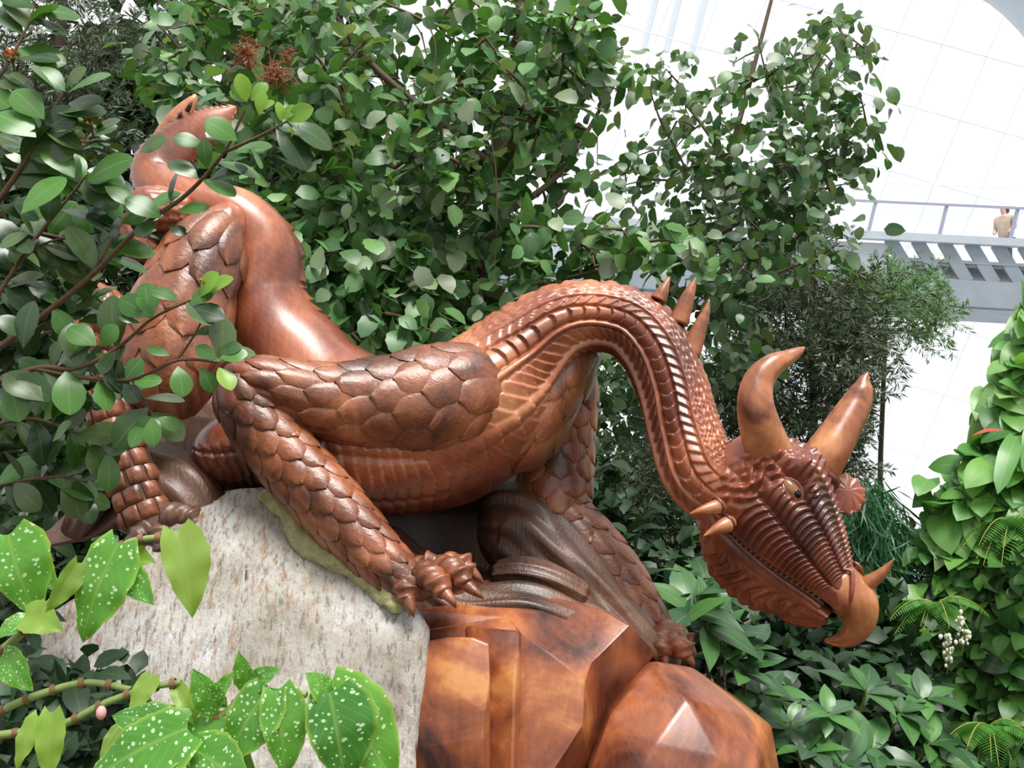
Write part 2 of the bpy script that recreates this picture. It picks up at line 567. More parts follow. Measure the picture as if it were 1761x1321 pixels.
def ell(cx, cy, rx, ry, Y0, Y1, n):
    out = []
    while len(out) < n:
        a, b = rng.uniform(-1, 1, 2)
        if a * a + b * b <= 1:
            out.append(P(cx + a * rx, cy + b * ry, rng.uniform(Y0, Y1)))
    return out


def path_px(pts, n_per=8):
    return catmull([P(*p) for p in pts], n_per)


def dist_cam(p):
    return np.asarray(p)[1]


def leafy_tree(name, label, cat, loc, trunks, attr, leafmesh, lm, tmpl, Lr, per, bark, droop=0.45, cap=300, spread=0.14, tw=(0.012, 0.004), group=None, kinds=None, extra=None):
    """trunks: list of (pts, r0, r1)"""
    t = empty(name, loc, label, cat, group)
    ps, ends = grow([x[0] for x in trunks], attr)
    tubes('trunk', bark, t, trunks, 9)
    tag(tubes('twigs', bark, t, [(p, tw[0], tw[1]) for p in ps], 4), kind='stuff')
    items = []
    for p, d in zip(ps, [e[1] for e in ends]):
        k = rng.integers(per[0], per[1] + 1)
        for q in range(k):
            f = rng.uniform(0.15, 1.0)
            i = f * (len(p) - 1); i0 = min(int(i), len(p) - 2)
            b = p[i0] + (p[i0 + 1] - p[i0]) * (i - i0) + rv(spread * 0.5)
            dd = unit(d + rv(0.75) + np.array([0, 0, -droop]))
            nn = unit(np.array([0, -0.35, 0.8]) + rv(0.62))
            items.append((b, dd, nn, rng.uniform(*Lr)))
    if extra: items += extra
    px, py = proj(np.array([i[0] for i in items]))
    inv = (px > 0) & (px < 1761) & (py > 0) & (py < 1321)
    key = np.array([i[3] / dist_cam(i[0]) for i in items]) * np.where(inv, 1, 0.01)
    od = np.argsort(-key)
    for j in od[:cap]:
        b, dd, nn, L = items[j]
        put_leaf('leaf', leafmesh, t, b, dd, nn, L)
    stuff_leaves('foliage', lm, t, [items[j] for j in od[cap:]], tmpl)
    return t


# ================================================================== SETTING
# ---- ground
g = [(-60, -12, 0), (60, -12, 0), (60, 15, 0), (-60, 15, 0)]
fl = mk('floor', g, [(0, 1, 2, 3)], M['soil'], None, False)
tag(fl, 'dark planted soil under the whole garden', kind='structure')


# ---- glass facade of the conservatory: leaning wall of panes in a steel grid
def facade():
    M['steel'] = plain('hazed_steel', (0.80, 0.85, 0.90), 0.5)  # near-white bars: the bright haze is put into the steel colour
    k = NT('facade_glass')
    k.b.inputs['Base Color'].default_value = (1, 1, 1, 1)
    k.b.inputs['Roughness'].default_value = 0.05
    tr = k.n('ShaderNodeBsdfTransparent')
    tr.inputs[0].default_value = (0.985, 0.995, 1.0, 1)
    mx = k.n('ShaderNodeMixShader')
    mx.inputs[0].default_value = 0.04
    k.l(tr.outputs[0], mx.inputs[1]); k.l(k.b.outputs[0], mx.inputs[2])
    k.l(mx.outputs[0], k.out.inputs[0])
    M['facade_glass'] = k.m
    root = empty('window_1', (0, 46, 0), 'tall leaning glass facade with thin white steel grid', None, None, 'structure')
    # grid directions on the facade (a leaning plane, bars running askew as on a shell roof)
    o = P(1080, 1200, 46)
    e1 = unit(np.array([0.36, -0.16, 0.92]))      # rising bars
    e2 = unit(np.array([0.95, -0.05, -0.30]))     # falling bars
    n = np.cross(e1, e2)
    A, B = 2.6, 1.75
    pane_me = None
    w = 0.03
    nu, nvv = 17, 16
    c = [(w, w), (A - w, w), (A - w, B - w), (w, B - w)]
    vs = [e1 * a + e2 * b + n * s for s in (0.0, 0.02) for a, b in c]
    me = bpy.data.meshes.new('pane')
    me.from_pydata([tuple(v) for v in vs], [], [(0, 1, 2, 3), (7, 6, 5, 4), (0, 4, 5, 1), (1, 5, 6, 2), (2, 6, 7, 3), (3, 7, 4, 0)])
    me.materials.append(M['facade_glass'])
    rl = rootloc(root)
    for i in range(-1, nu):
        for j in range(-6, nvv):
            q = o + e1 * A * i + e2 * B * j
            x, y = proj(q + e1 * A / 2 + e2 * B / 2)
            if not (820 < x < 1900 and -160 < y < 1150): continue
            pn = bpy.data.objects.new('pane', me)
            COL.objects.link(pn); pn.parent = root
            pn.location = Vector(q - rl)
    paths = []
    for j in range(-6, nvv + 1):
        paths.append(np.array([o + e2 * B * j - e1 * A, o + e2 * B * j + e1 * A * nu]))
    for i in range(-1, nu + 1):
        paths.append(np.array([o + e1 * A * i - e2 * B * 6, o + e1 * A * i + e2 * B * nvv]))
    for p in paths:
        tubes('mullion', M['steel'], root, [(p, 0.026, 0.026)], 4)
    # deep steel ribs behind the glass
    for px in (1150, 1190, 1235):
        a = P(px, -90, 43); b = P(px - 45, 90, 44)
        tubes('rib', M['steel'], root, [(np.array([a, b]), 0.13, 0.13)], 4)
    tubes('roof_ring', plain('grey_ring', (0.50, 0.56, 0.62), .5), root, [(np.array([P(1640 + 30 * k, -62 + 3.4 * k * k, 38) for k in range(9)]), .9, .9)], 12)
    return root


facade()


# ---- aerial walkway
def boxpts(c0, c1, w, h, up=np.array([0, 0, 1.0])):
    c0, c1 = np.asarray(c0, float), np.asarray(c1, float)
    T = unit(c1 - c0)
    S = unit(np.cross(T, up)); U = np.cross(S, T)
    V = []
    for c in (c0, c1):
        for a, b in ((-1, -1), (1, -1), (1, 1), (-1, 1)):
            V.append(c + S * a * w / 2 + U * b * h / 2)
    F = [(0, 1, 2, 3), (7, 6, 5, 4), (0, 4, 5, 1), (1, 5, 6, 2), (2, 6, 7, 3), (3, 7, 4, 0)]
    return V, F


def bar(name, c0, c1, w, h, m, parent, up=np.array([0, 0, 1.0])):
    V, F = boxpts(c0, c1, w, h, up)
    return mk(name, V, F, m, parent, False)


def walkway():
    M['deck'] = plain('walkway_haze_grey', (0.42, 0.46, 0.50), 0.55, var=0.15, bscale=2)  # lightened blue-grey, haze around the walkway mixed into the colour
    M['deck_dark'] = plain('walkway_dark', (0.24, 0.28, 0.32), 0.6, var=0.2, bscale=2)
    M['rail'] = plain('walkway_rail', (0.30, 0.32, 0.42), 0.4)
    Y0, Y1 = 34.0, 30.0
    W = lambda px, py: P(px, py, Y0 + (Y1 - Y0) * (px - 800) / 1100.0)
    r = empty('aerial_walkway', W(1400, 530), 'grey steel aerial walkway crossing in front of the bright glass facade', 'walkway')
    far = np.array([0.2, 2.4, 0])
    # line of the deck edge
    L = lambda px, dy=0: W(px, 372 + (px - 860) * 0.052 + dy)
    bar('deck_edge', L(820), L(2050), 0.25, 0.22, M['deck'], r)
    bar('deck', L(820, 40) + far / 2, L(2050, 40) + far / 2, 2.0, 0.08, M['deck'], r)
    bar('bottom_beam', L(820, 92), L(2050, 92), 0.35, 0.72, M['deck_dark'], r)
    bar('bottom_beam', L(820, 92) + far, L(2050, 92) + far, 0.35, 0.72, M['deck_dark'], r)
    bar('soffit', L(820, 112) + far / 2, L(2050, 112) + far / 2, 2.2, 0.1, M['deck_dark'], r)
    bar('solid_panel', L(820, 42), L(1525, 42), 0.10, 1.0, M['deck'], r)
    bar('middle_rail', L(1525, 38), L(2050, 38), 0.12, 0.09, M['deck_dark'], r)
    for px in range(1530, 2050, 46):
        bar('diagonal', L(px, 4), L(px + 42, 72), 0.16, 0.34, M['deck_dark'], r)
    for px in range(1500, 2050, 122):
        bar('post', L(px - 8, 0), L(px + 6, -58), 0.07, 0.12, M['rail'], r, np.array([0, 1.0, 0]))
    bar('handrail', L(1300, -58), L(2050, -62), 0.06, 0.06, M['rail'], r)
    bar('upper_rail', L(1300, -92), L(2050, -96), 0.05, 0.05, M['steel'], r)
    for px in range(1318, 2050, 122):
        a, b, c, d = L(px, -4), L(px + 112, -4), L(px + 112, -54), L(px, -54)
        nn = np.array([0, 0.015, 0])
        mk('glass_panel', [a, b, c, d, a + nn, b + nn, c + nn, d + nn], [(0, 1, 2, 3), (7, 6, 5, 4), (0, 4, 5, 1), (1, 5, 6, 2), (2, 6, 7, 3), (3, 7, 4, 0)], M['facade_glass'], r, False)
    # ---- visitor on the walkway
    f = L(1750, 40) + np.array([0.0, 0.7, 0.04])
    pr = empty('person', f, 'person in a pale beige top leaning back on the walkway, looking up', 'person')
    M['skin'] = plain('skin', (0.62, 0.36, 0.27), 0.6)
    M['top'] = plain('beige_top', (0.50, 0.37, 0.27), 0.85, var=0.35, bscale=9)
    M['hair'] = plain('brown_hair', (0.06, 0.03, 0.025), 0.6)
    M['trousers'] = plain('trousers', (0.10, 0.10, 0.12), 0.8)

    def skin(name, pts, edges, m, sub=2):
        me = bpy.data.meshes.new(name)
        me.from_pydata([p[:3] for p in pts], edges, [])
        o = bpy.data.objects.new(name, me)
        COL.objects.link(o); o.parent = pr
        o.modifiers.new('skin', 'SKIN'); s = o.modifiers.new('sub', 'SUBSURF'); s.levels = sub; s.render_levels = sub
        me.skin_vertices.data if hasattr(me.skin_vertices, 'data') else None
        sk = me.skin_vertices[0].data if len(me.skin_vertices) else None
        if sk is None:
            me.skin_vertices.new() if hasattr(me.skin_vertices, 'new') else None
            sk = me.skin_vertices[0].data
        for v, p in zip(sk, pts):
            v.radius = (p[3], p[4] if len(p) > 4 else p[3])
        sk[0].use_root = True
        me.materials.append(m)
        return o
    try:
        body = skin('body', [(0, 0, .92, .11, .09), (0, 0, 1.12, .13, .10), (0, 0, 1.36, .16, .11), (0, 0, 1.48, .055), (-.015, 0, 1.56, .075, .085), (-.02, 0, 1.68, .085, .10), (-.02, 0, 1.74, .05, .06),
                             (-.20, 0, 1.40, .06), (-.25, .03, 1.14, .045), (-.20, -.16, .98, .035), (-.17, -.24, .97, .03), (.20, 0, 1.40, .06), (.25, .03, 1.14, .045), (.20, -.16, .98, .035), (.17, -.24, .97, .03),
                             (-.09, 0, .50, .045), (-.10, 0, .07, .04), (-.10, -.14, .04, .04), (.09, 0, .50, .045), (.10, 0, .07, .04), (.10, -.14, .04, .04)],
                    [(0, 1), (1, 2), (2, 3), (3, 4), (4, 5), (5, 6), (2, 7), (7, 8), (8, 9), (9, 10), (2, 11), (11, 12), (12, 13), (13, 14), (0, 15), (15, 16), (16, 17), (0, 18), (18, 19), (19, 20)], M['skin'])
        skin('jacket', [(0, 0, .76, .20, .17), (0, 0, 1.10, .18, .15), (0, 0, 1.37, .20, .15), (0, 0, 1.50, .085), (-.21, 0, 1.40, .075), (-.26, .03, 1.14, .062), (-.21, -.14, 1.0, .05), (.21, 0, 1.40, .075), (.26, .03, 1.14, .062), (.21, -.14, 1.0, .05)],
             [(0, 1), (1, 2), (2, 3), (2, 4), (4, 5), (5, 6), (2, 7), (7, 8), (8, 9)], M['top'])
        skin('trousers', [(0, 0, .90, .17, .14), (-.09, 0, .78, .11), (-.09, 0, .50, .08), (-.10, 0, .10, .065), (.09, 0, .78, .11), (.09, 0, .50, .08), (.10, 0, .10, .065)], [(0, 1), (1, 2), (2, 3), (0, 4), (4, 5), (5, 6)], M['trousers'])
        skin('hair', [(0.0, .03, 1.70, .10, .11), (.03, .06, 1.62, .085, .09), (.04, .08, 1.52, .05, .06)], [(0, 1), (1, 2)], M['hair'])
    except Exception as ex:
        print('SKIN', ex)
    pr.rotation_euler = (0, 0, -0.9)
    pr.scale = (1.12, 1.12, 1.08)


walkway()

# ================================================================== BOULDER AND WOODEN ROCK
def hull(name, pts, m, parent, bev=0.012, sub=0, amp=0.0, freq=4.0, smooth=True, seg=3):
    bm = bmesh.new()
    for p in pts: bm.verts.new([float(a) for a in p])
    r = bmesh.ops.convex_hull(bm, input=bm.verts)
    junk = [e for e in r['geom_interior'] if isinstance(e, bmesh.types.BMVert)]
    junk += [v for v in bm.verts if not v.link_faces]
    bmesh.ops.delete(bm, geom=list(set(junk)), context='VERTS')
    bmesh.ops.dissolve_limit(bm, angle_limit=0.10, verts=bm.verts, edges=bm.edges)
    if bev:
        bmesh.ops.bevel(bm, geom=list(bm.edges), offset=bev, segments=seg, affect='EDGES', profile=0.6, clamp_overlap=True)
    if sub:
        bmesh.ops.triangulate(bm, faces=bm.faces)
        for _ in range(sub):
            bmesh.ops.subdivide_edges(bm, edges=[e for e in bm.edges if e.calc_length() > 0.03], cuts=1, use_grid_fill=True)
            bmesh.ops.triangulate(bm, faces=bm.faces)
    bmesh.ops.recalc_face_normals(bm, faces=bm.faces)
    if amp:
        from mathutils import noise as mn
        bm.normal_update()
        for v in bm.verts:
            q = v.co * freq
            h = mn.fractal(q, 0.9, 2.1, 5)
            h2 = mn.noise(q * 0.5) * 0.8
            v.co += v.normal * amp * (h * 0.5 + h2)
    rl = Vector(rootloc(parent)) if parent is not None else Vector((0, 0, 0))
    for v in bm.verts: v.co -= rl
    me = bpy.data.meshes.new(name)
    bm.to_mesh(me); bm.free()
    if smooth:
        me.polygons.foreach_set('use_smooth', np.ones(len(me.polygons), bool))
        if not amp: me.set_sharp_from_angle(angle=math.radians(38))
    me.materials.append(m)
    o = bpy.data.objects.new(name, me)
    COL.objects.link(o)
    if parent is not None: o.parent = parent
    return o


stone = empty('stone_boulder', (P(400, 1200, 3.6)[0], 3.75, 0), 'pale grey stone boulder streaked with rust below the near claw', 'boulder')
S_PTS = [P(388, 838, 3.86), P(452, 842, 3.84), P(505, 880, 3.80), P(525, 925, 3.76), P(622, 962, 3.72), P(692, 1020, 3.66), P(737, 1085, 3.60), P(700, 1135, 3.54), P(690, 1330, 3.40),
         P(350, 880, 3.80), P(325, 965, 3.72), P(62, 1075, 3.66), P(40, 1165, 3.62), P(60, 1330, 3.46), P(400, 1330, 3.32), P(420, 960, 3.66),
         P(400, 842, 4.15), P(520, 900, 4.2), P(720, 1060, 4.1), P(80, 1090, 4.1), P(60, 1330, 4.1), P(690, 1330, 4.1)]
S_PTS += [np.array([p[0] * 1.02, p[1], 0.0]) for p in S_PTS[-6:]] + [np.array([-1.45, 3.3, 0]), np.array([-0.35, 3.15, 0]), np.array([-0.9, 3.1, 0])]
hull('rock', S_PTS, M['stone'], stone, bev=0.004, sub=5, amp=0.030, freq=5.5, seg=1)
# lichened broken edge along the ridge
ed = [(455, 838, 3.835, 10), (505, 876, 3.79, 16), (528, 920, 3.75, 20), (575, 950, 3.72, 18), (625, 968, 3.70, 24), (672, 1008, 3.655, 22), (700, 1040, 3.62, 14)]
sw = Sweep([(a - 9, b + 10, c - 0.025, r, r * 0.6) for a, b, c, r in ed])
sw.build('lichen_ledge', M['lichen'], stone, 60, nt=14, relief=lambda s, th, u: 0.006 * np.sin(s * 60) * np.cos(3 * th) + 0.004 * np.sin(s * 131 + 5 * th), cap0=.02, cap1=.02)

rock = empty('carved_wooden_rock', (P(960, 1200, 3.8)[0], 3.95, 0), 'faceted polished wooden rock carved in warm brown timber under the dragon', 'carving')


def ext(pts, back=4.3, z=0.0, shrink=1.0):
    """add the unseen back and the foot on the ground"""
    pts = [np.asarray(p) for p in pts]
    c = np.mean(pts, 0)
    o = []
    for p in pts:
        o.append(np.array([c[0] + (p[0] - c[0]) * shrink, back, min(p[2], c[2] + 0.12)]))
        o.append(np.array([p[0], p[1], z])); o.append(np.array([c[0] + (p[0] - c[0]) * shrink, back, z]))
    return pts + o


# left rounded block
hull('block', ext([P(712, 1122, 3.60), P(730, 1105, 3.60), P(769, 1096, 3.58), P(812, 1096, 3.56), P(841, 1108, 3.55), P(843, 1164, 3.51), P(834, 1226, 3.47), P(831, 1270, 3.46), P(686, 1185, 3.56), P(680, 1245, 3.53), P(684, 1296, 3.52), P(700, 1360, 3.56), P(815, 1360, 3.54), P(770, 1180, 3.505)], 4.0, 0.0, .9), M['rock'], rock, 0.02)
# ridge block behind it
hull('block', ext([P(800, 1075, 3.72), P(841, 1104, 3.68), P(896, 1086, 3.64), P(885, 1180, 3.58), P(882, 1330, 3.54), P(838, 1330, 3.60)], 4.0, 0.0, .9), M['rock'], rock, 0.010)
# middle face, plateau and groove wall: one faceted piece
def faceted():
    v = dict(a=P(714, 1049, 3.80), b=P(800, 1038, 3.86), c=P(952, 1027, 3.92), d=P(1032, 1049, 3.88), e=P(1083, 1075, 3.82), f=P(1020, 1140, 3.72), g=P(1004, 1172, 3.66), h=P(976, 1148, 3.665), i=P(896, 1088, 3.70), j=P(873, 1061, 3.78),
             k=P(1002, 1247, 3.60), l=P(952, 1325, 3.575), m=P(884, 1325, 3.60), n=P(1128, 1122, 3.90), o=P(1098, 1166, 3.88), p=P(1050, 1220, 3.84), q=P(1012, 1325, 3.78), r=P(720, 1085, 3.74))
    for t, u_ in (('l', 'L'), ('m', 'Mm'), ('q', 'Q')):
        w = v[t].copy(); w[2] = 0; v[u_] = w
    v['R'] = np.array([v['r'][0], v['r'][1], 0])
    bk = {t: np.array([v[t][0], 4.35, v[t][2] - .03]) for t in 'abcden'}
    for t in bk: v[t + '2'] = bk[t]
    v['n0'] = np.array([v['n'][0], 4.35, 0]); v['a0'] = np.array([v['a'][0], 4.35, 0])
    names = list(v)
    fs_ = ['a r j', 'a j c b', 'j i h g f e d c', 'i m l k g h', 'f g k q p o n e', 'k l q', 'l L Q q', 'm Mm L l', 'r R Mm m i j', 'n o p q Q n0 n2', 'a b b2 a2', 'b c c2 b2', 'c d d2 c2', 'd e e2 d2', 'e n n2 e2', 'a a2 a0 R r', 'a2 b2 c2 d2 e2 n2 n0 a0']
    bm = bmesh.new()
    rl = rootloc(rock)
    bv = {t: bm.verts.new([float(x) for x in v[t] - rl]) for t in names}
    for f in fs_:
        bm.faces.new([bv[t] for t in f.split()])
    bmesh.ops.recalc_face_normals(bm, faces=bm.faces)
    bmesh.ops.bevel(bm, geom=list(bm.edges), offset=0.006, segments=2, affect='EDGES', profile=0.6, clamp_overlap=True)
    bmesh.ops.triangulate(bm, faces=bm.faces)
    me = bpy.data.meshes.new('block'); bm.to_mesh(me); bm.free()
    me.polygons.foreach_set('use_smooth', np.ones(len(me.polygons), bool))
    me.set_sharp_from_angle(angle=math.radians(24))
    me.materials.append(M['rock'])
    o = bpy.data.objects.new('block', me); COL.objects.link(o); o.parent = rock


faceted()
# right boulder
hull('block', ext([P(1123, 1137, 3.84), P(1191, 1148, 3.90), P(1310, 1240, 3.80), P(1327, 1248, 3.84), P(1342, 1330, 3.82), P(1151, 1182, 3.70), P(1183, 1203, 3.64), P(1236, 1303, 3.55), P(1300, 1330, 3.58), P(1127, 1281, 3.56), P(1071, 1287, 3.62), P(1050, 1230, 3.70), P(1012, 1330, 3.66), P(1100, 1330, 3.53), P(1230, 1345, 3.53)], 4.3, 0.0, .95), M['rock'], rock, 0.010)
Sweep([(500, 800, 4.6, 60, 110), (640, 812, 4.66, 60, 120), (760, 825, 4.66, 58, 120), (880, 840, 4.66, 50, 110), (960, 860, 4.62, 40, 80)]).build('shade_roof', M['darkwood'], rock, 40, nt=40, cap0=.05, cap1=.05)  # added roof behind the belly, blocks top light to darken the hollow
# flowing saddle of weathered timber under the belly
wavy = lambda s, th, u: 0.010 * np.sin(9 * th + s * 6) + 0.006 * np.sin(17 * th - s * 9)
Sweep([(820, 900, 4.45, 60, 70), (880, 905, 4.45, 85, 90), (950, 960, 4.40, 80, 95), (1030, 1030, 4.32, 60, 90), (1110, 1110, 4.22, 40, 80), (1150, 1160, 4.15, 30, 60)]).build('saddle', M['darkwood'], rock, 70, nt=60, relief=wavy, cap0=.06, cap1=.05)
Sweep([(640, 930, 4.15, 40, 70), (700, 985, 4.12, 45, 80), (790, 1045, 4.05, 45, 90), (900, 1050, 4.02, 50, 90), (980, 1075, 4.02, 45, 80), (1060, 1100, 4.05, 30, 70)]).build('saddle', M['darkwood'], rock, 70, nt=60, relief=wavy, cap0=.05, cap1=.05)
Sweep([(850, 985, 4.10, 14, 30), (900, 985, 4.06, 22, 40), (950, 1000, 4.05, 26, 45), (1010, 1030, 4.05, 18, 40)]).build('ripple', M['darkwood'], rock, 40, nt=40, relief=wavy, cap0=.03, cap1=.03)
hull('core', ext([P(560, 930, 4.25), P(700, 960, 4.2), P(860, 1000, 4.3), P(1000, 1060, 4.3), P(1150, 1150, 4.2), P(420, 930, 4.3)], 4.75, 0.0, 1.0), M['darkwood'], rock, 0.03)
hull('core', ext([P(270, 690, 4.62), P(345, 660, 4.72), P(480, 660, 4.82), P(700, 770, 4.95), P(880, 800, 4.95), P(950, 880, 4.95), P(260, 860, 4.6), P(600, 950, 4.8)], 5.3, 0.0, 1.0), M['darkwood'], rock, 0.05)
# old log end on the left
hull('log_end', [P(32, 920, 4.05), P(60, 835, 4.10), P(120, 800, 4.15), P(210, 780, 4.2), P(60, 948, 3.98), P(150, 930, 3.92), P(240, 880, 3.95), P(250, 800, 4.1), P(330, 780, 4.25),
                 P(40, 930, 4.6), P(240, 900, 4.6), P(330, 780, 4.7), P(60, 850, 4.6)], M['darkwood'], rock, 0.03)
Sweep([(190, 760, 4.02, 30), (165, 840, 3.98, 34), (140, 890, 3.95, 26), (120, 925, 3.95, 18)]).build('log_knot', M['darkwood'], rock, 40, nt=30, cap0=.04, cap1=.03, relief=wavy)
Sweep([(225, 790, 4.1, 40, 40), (300, 850, 4.05, 70, 60), (330, 900, 4.0, 55, 50), (300, 960, 3.93, 30, 40)]).build('log_knot', M['darkwood'], rock, 40, nt=40, cap0=.04, cap1=.05, relief=wavy)
hull('log_foot', [np.array([a, b, z]) for a in (-1.2, -0.35) for b in (4.15, 4.9) for z in (0, 1.15)], M['darkwood'], rock, 0.05)

# ================================================================== DRAGON
dr = empty('wooden_dragon', (P(700, 1000, 4.0)[0], 4.1, P(700, 1060, 4.0)[2]), 'carved red-brown wooden dragon with arched neck, two horns and scaly legs', 'sculpture')
fr = lambda a: a - np.floor(a)


# ---- body: tail fin, loop, trunk and neck in one sweep
BC = [(406, 184, 4.30, 3, 3), (362, 214, 4.28, 30, 12), (306, 250, 4.27, 40, 20), (268, 292, 4.25, 42, 30), (290, 332, 4.22, 40, 42), (350, 352, 4.2, 42, 52), (414, 378, 4.2, 52, 60),
      (452, 440, 4.2, 64, 66), (455, 510, 4.2, 72, 72), (488, 592, 4.2, 86, 92), (560, 672, 4.18, 96, 120), (640, 722, 4.15, 114, 150), (740, 735, 4.15, 142, 150), (832, 690, 4.15, 128, 135),
      (900, 615, 4.15, 94, 105), (960, 562, 4.12, 70, 82), (1020, 546, 4.1, 60, 70), (1080, 558, 4.07, 59, 66), (1125, 600, 4.03, 61, 66), (1156, 665, 3.99, 61, 66), (1176, 735, 3.95, 62, 66),
      (1203, 806, 3.91, 66, 66), (1250, 848, 3.89, 68, 54), (1290, 885, 3.87, 34, 30)]
body = Sweep(BC, n=900)
uS, uA, uD = body.uk[13], body.uk[16], body.uk[20]
uT = body.uk[5]


def body_relief(s, th, u):
    d = np.degrees(th)
    d = np.where(d > 270, d - 360, d)          # -90..270, near flank 0..180
    A = smoothstep(body.uk[12] + 0.01, body.uk[14], u) * (1 - smoothstep(body.uk[21], body.uk[22], u))
    xs = [body.uk[12], uS, body.uk[14], uA, uD, body.uk[21]]
    E = [np.interp(u, xs, v) for v in ([40, 44, 52, 60, 84, 84], [52, 57, 66, 78, 104, 106], [76, 80, 92, 102, 128, 132], [84, 89, 101, 113, 139, 143], [108, 114, 128, 138, 158, 160], [122, 126, 140, 150, 168, 170])]
    h = np.zeros_like(s)
    per = np.interp(u, xs, [.075, .07, .062, .056, .046, .042])
    ph = s / per
    # continuous phase
    uu = np.linspace(0, 1, 2000)
    pp = np.concatenate([[0], np.cumsum(np.diff(uu) * body.L / np.interp(uu[1:], xs, [.075, .07, .062, .056, .046, .042]))])
    ph = np.interp(u, uu, pp)

    def tt(a, b): return np.clip((d - a) / (b - a), 0, 1)

    def inb(a, b): return smoothstep(a - 1.0, a + 1.0, d) * (1 - smoothstep(b - 1.0, b + 1.0, d))
    # barbs
    t = tt(E[0], E[1]); h += inb(E[0], E[1]) * (0.010 * (fr(ph * 1.3 + 0.9 * t) - 0.55))
    # beads
    t = tt(E[1], E[2]) * 2 - 1
    sw_ = fr(ph - 0.42 * (1 - t ** 2))
    h += inb(E[1], E[2]) * (0.020 * (1 - t ** 4) * (1 - sw_) ** 0.8 - 0.009)
    t = tt(E[2], E[3]); h += inb(E[2], E[3]) * 0.012 * np.sin(PI * t)
    t = tt(E[3], E[4]); h += inb(E[3], E[4]) * (0.012 * (fr(ph * 1.15 - 1.1 * t) - 0.6))
    t = tt(E[4], E[5]); h += inb(E[4], E[5]) * 0.014 * np.sin(PI * t)
    t = tt(E[5], 215.0); h += inb(E[5], 215) * (0.010 * (fr(ph * 1.2 - 2.2 * t) - 0.6))
    for k in (0, 1, 2, 3, 5):
        h += -0.009 * np.exp(-((d - E[k]) / 1.6) ** 2)
    h *= A
    # scalloped crest and rough scales on the back of the neck
    Ac = smoothstep(uS, body.uk[15], u) * (1 - smoothstep(body.uk[18], body.uk[19], u))
    h += Ac * 0.012 * np.exp(-(d / 13) ** 2) * (0.3 + np.abs(np.sin(PI * ph * 1.05)))
    rough = (1 - smoothstep(E[0] - 8, E[0] - 2, d)) * smoothstep(-60, -40, d) * A
    h += rough * 0.0035 * np.sin(ph * 9.0 + 2.2 * np.sin(d * 0.55 + ph)) * np.sin(d * 0.42 + 1.7 * np.sin(ph * 2.3))
    # carved strokes on belly and flank of the trunk
    Tk = smoothstep(body.uk[9], body.uk[11], u) * (1 - smoothstep(body.uk[13], body.uk[15], u)) * smoothstep(95, 115, d)
    h += Tk * 0.012 * (fr(s / 0.060 + 0.016 * d) - 0.6) * (0.5 + 0.5 * np.cos(d * 0.19 + 3 * s))
    # crest of points on the far edge of the loop
    Cc = smoothstep(body.uk[6], body.uk[7], u) * (1 - smoothstep(body.uk[9], body.uk[10], u))
    h += Cc * 0.018 * np.exp(-((d + 8) / 10) ** 2) * fr(s / 0.07)
    # serrated edge of the tail fin
    Ct = 1 - smoothstep(body.uk[4], body.uk[5], u)
    h += Ct * 0.014 * np.exp(-((np.abs(d - 180) if True else d) / 14) ** 2) * fr(s / 0.022)
    h += Ct * 0.012 * np.exp(-((d) / 14) ** 2) * fr(s / 0.022)
    # broad hollows in the polished loop
    h += Cc * 0.012 * np.sin(s * 9) * np.sin(2 * th + 1.0)
    return h


th_body = np.radians(np.unique(np.concatenate([np.arange(-90, 30, 4.0), np.arange(30, 185, 1.0), np.arange(185, 270, 3.0)])) % 360)
body_o = body.build('body', M['body'], dr, 900, th=th_body, relief=body_relief)

# belly and hind part of the trunk behind the near leg
hb = Sweep([(345, 770, 4.22, 20, 60), (400, 775, 4.2, 70, 110), (500, 765, 4.18, 98, 150), (600, 775, 4.15, 110, 155), (700, 782, 4.15, 104, 150), (780, 770, 4.15, 90, 125), (850, 720, 4.16, 70, 100)])


def belly_relief(s, th, u):
    d = np.degrees(th)
    h = -0.012 * np.exp(-((d - 96) / 3) ** 2) - 0.010 * np.exp(-((d - 140) / 3) ** 2)
    h = h + 0.012 * (fr(s / 0.040 + 0.020 * np.abs(d - 120)) - 0.5) * smoothstep(80, 90, d) * (1 - smoothstep(170, 190, d))
    return h


hb.build('belly', M['body'], dr, 260, nt=180, relief=belly_relief, cap0=.08, cap1=.1)


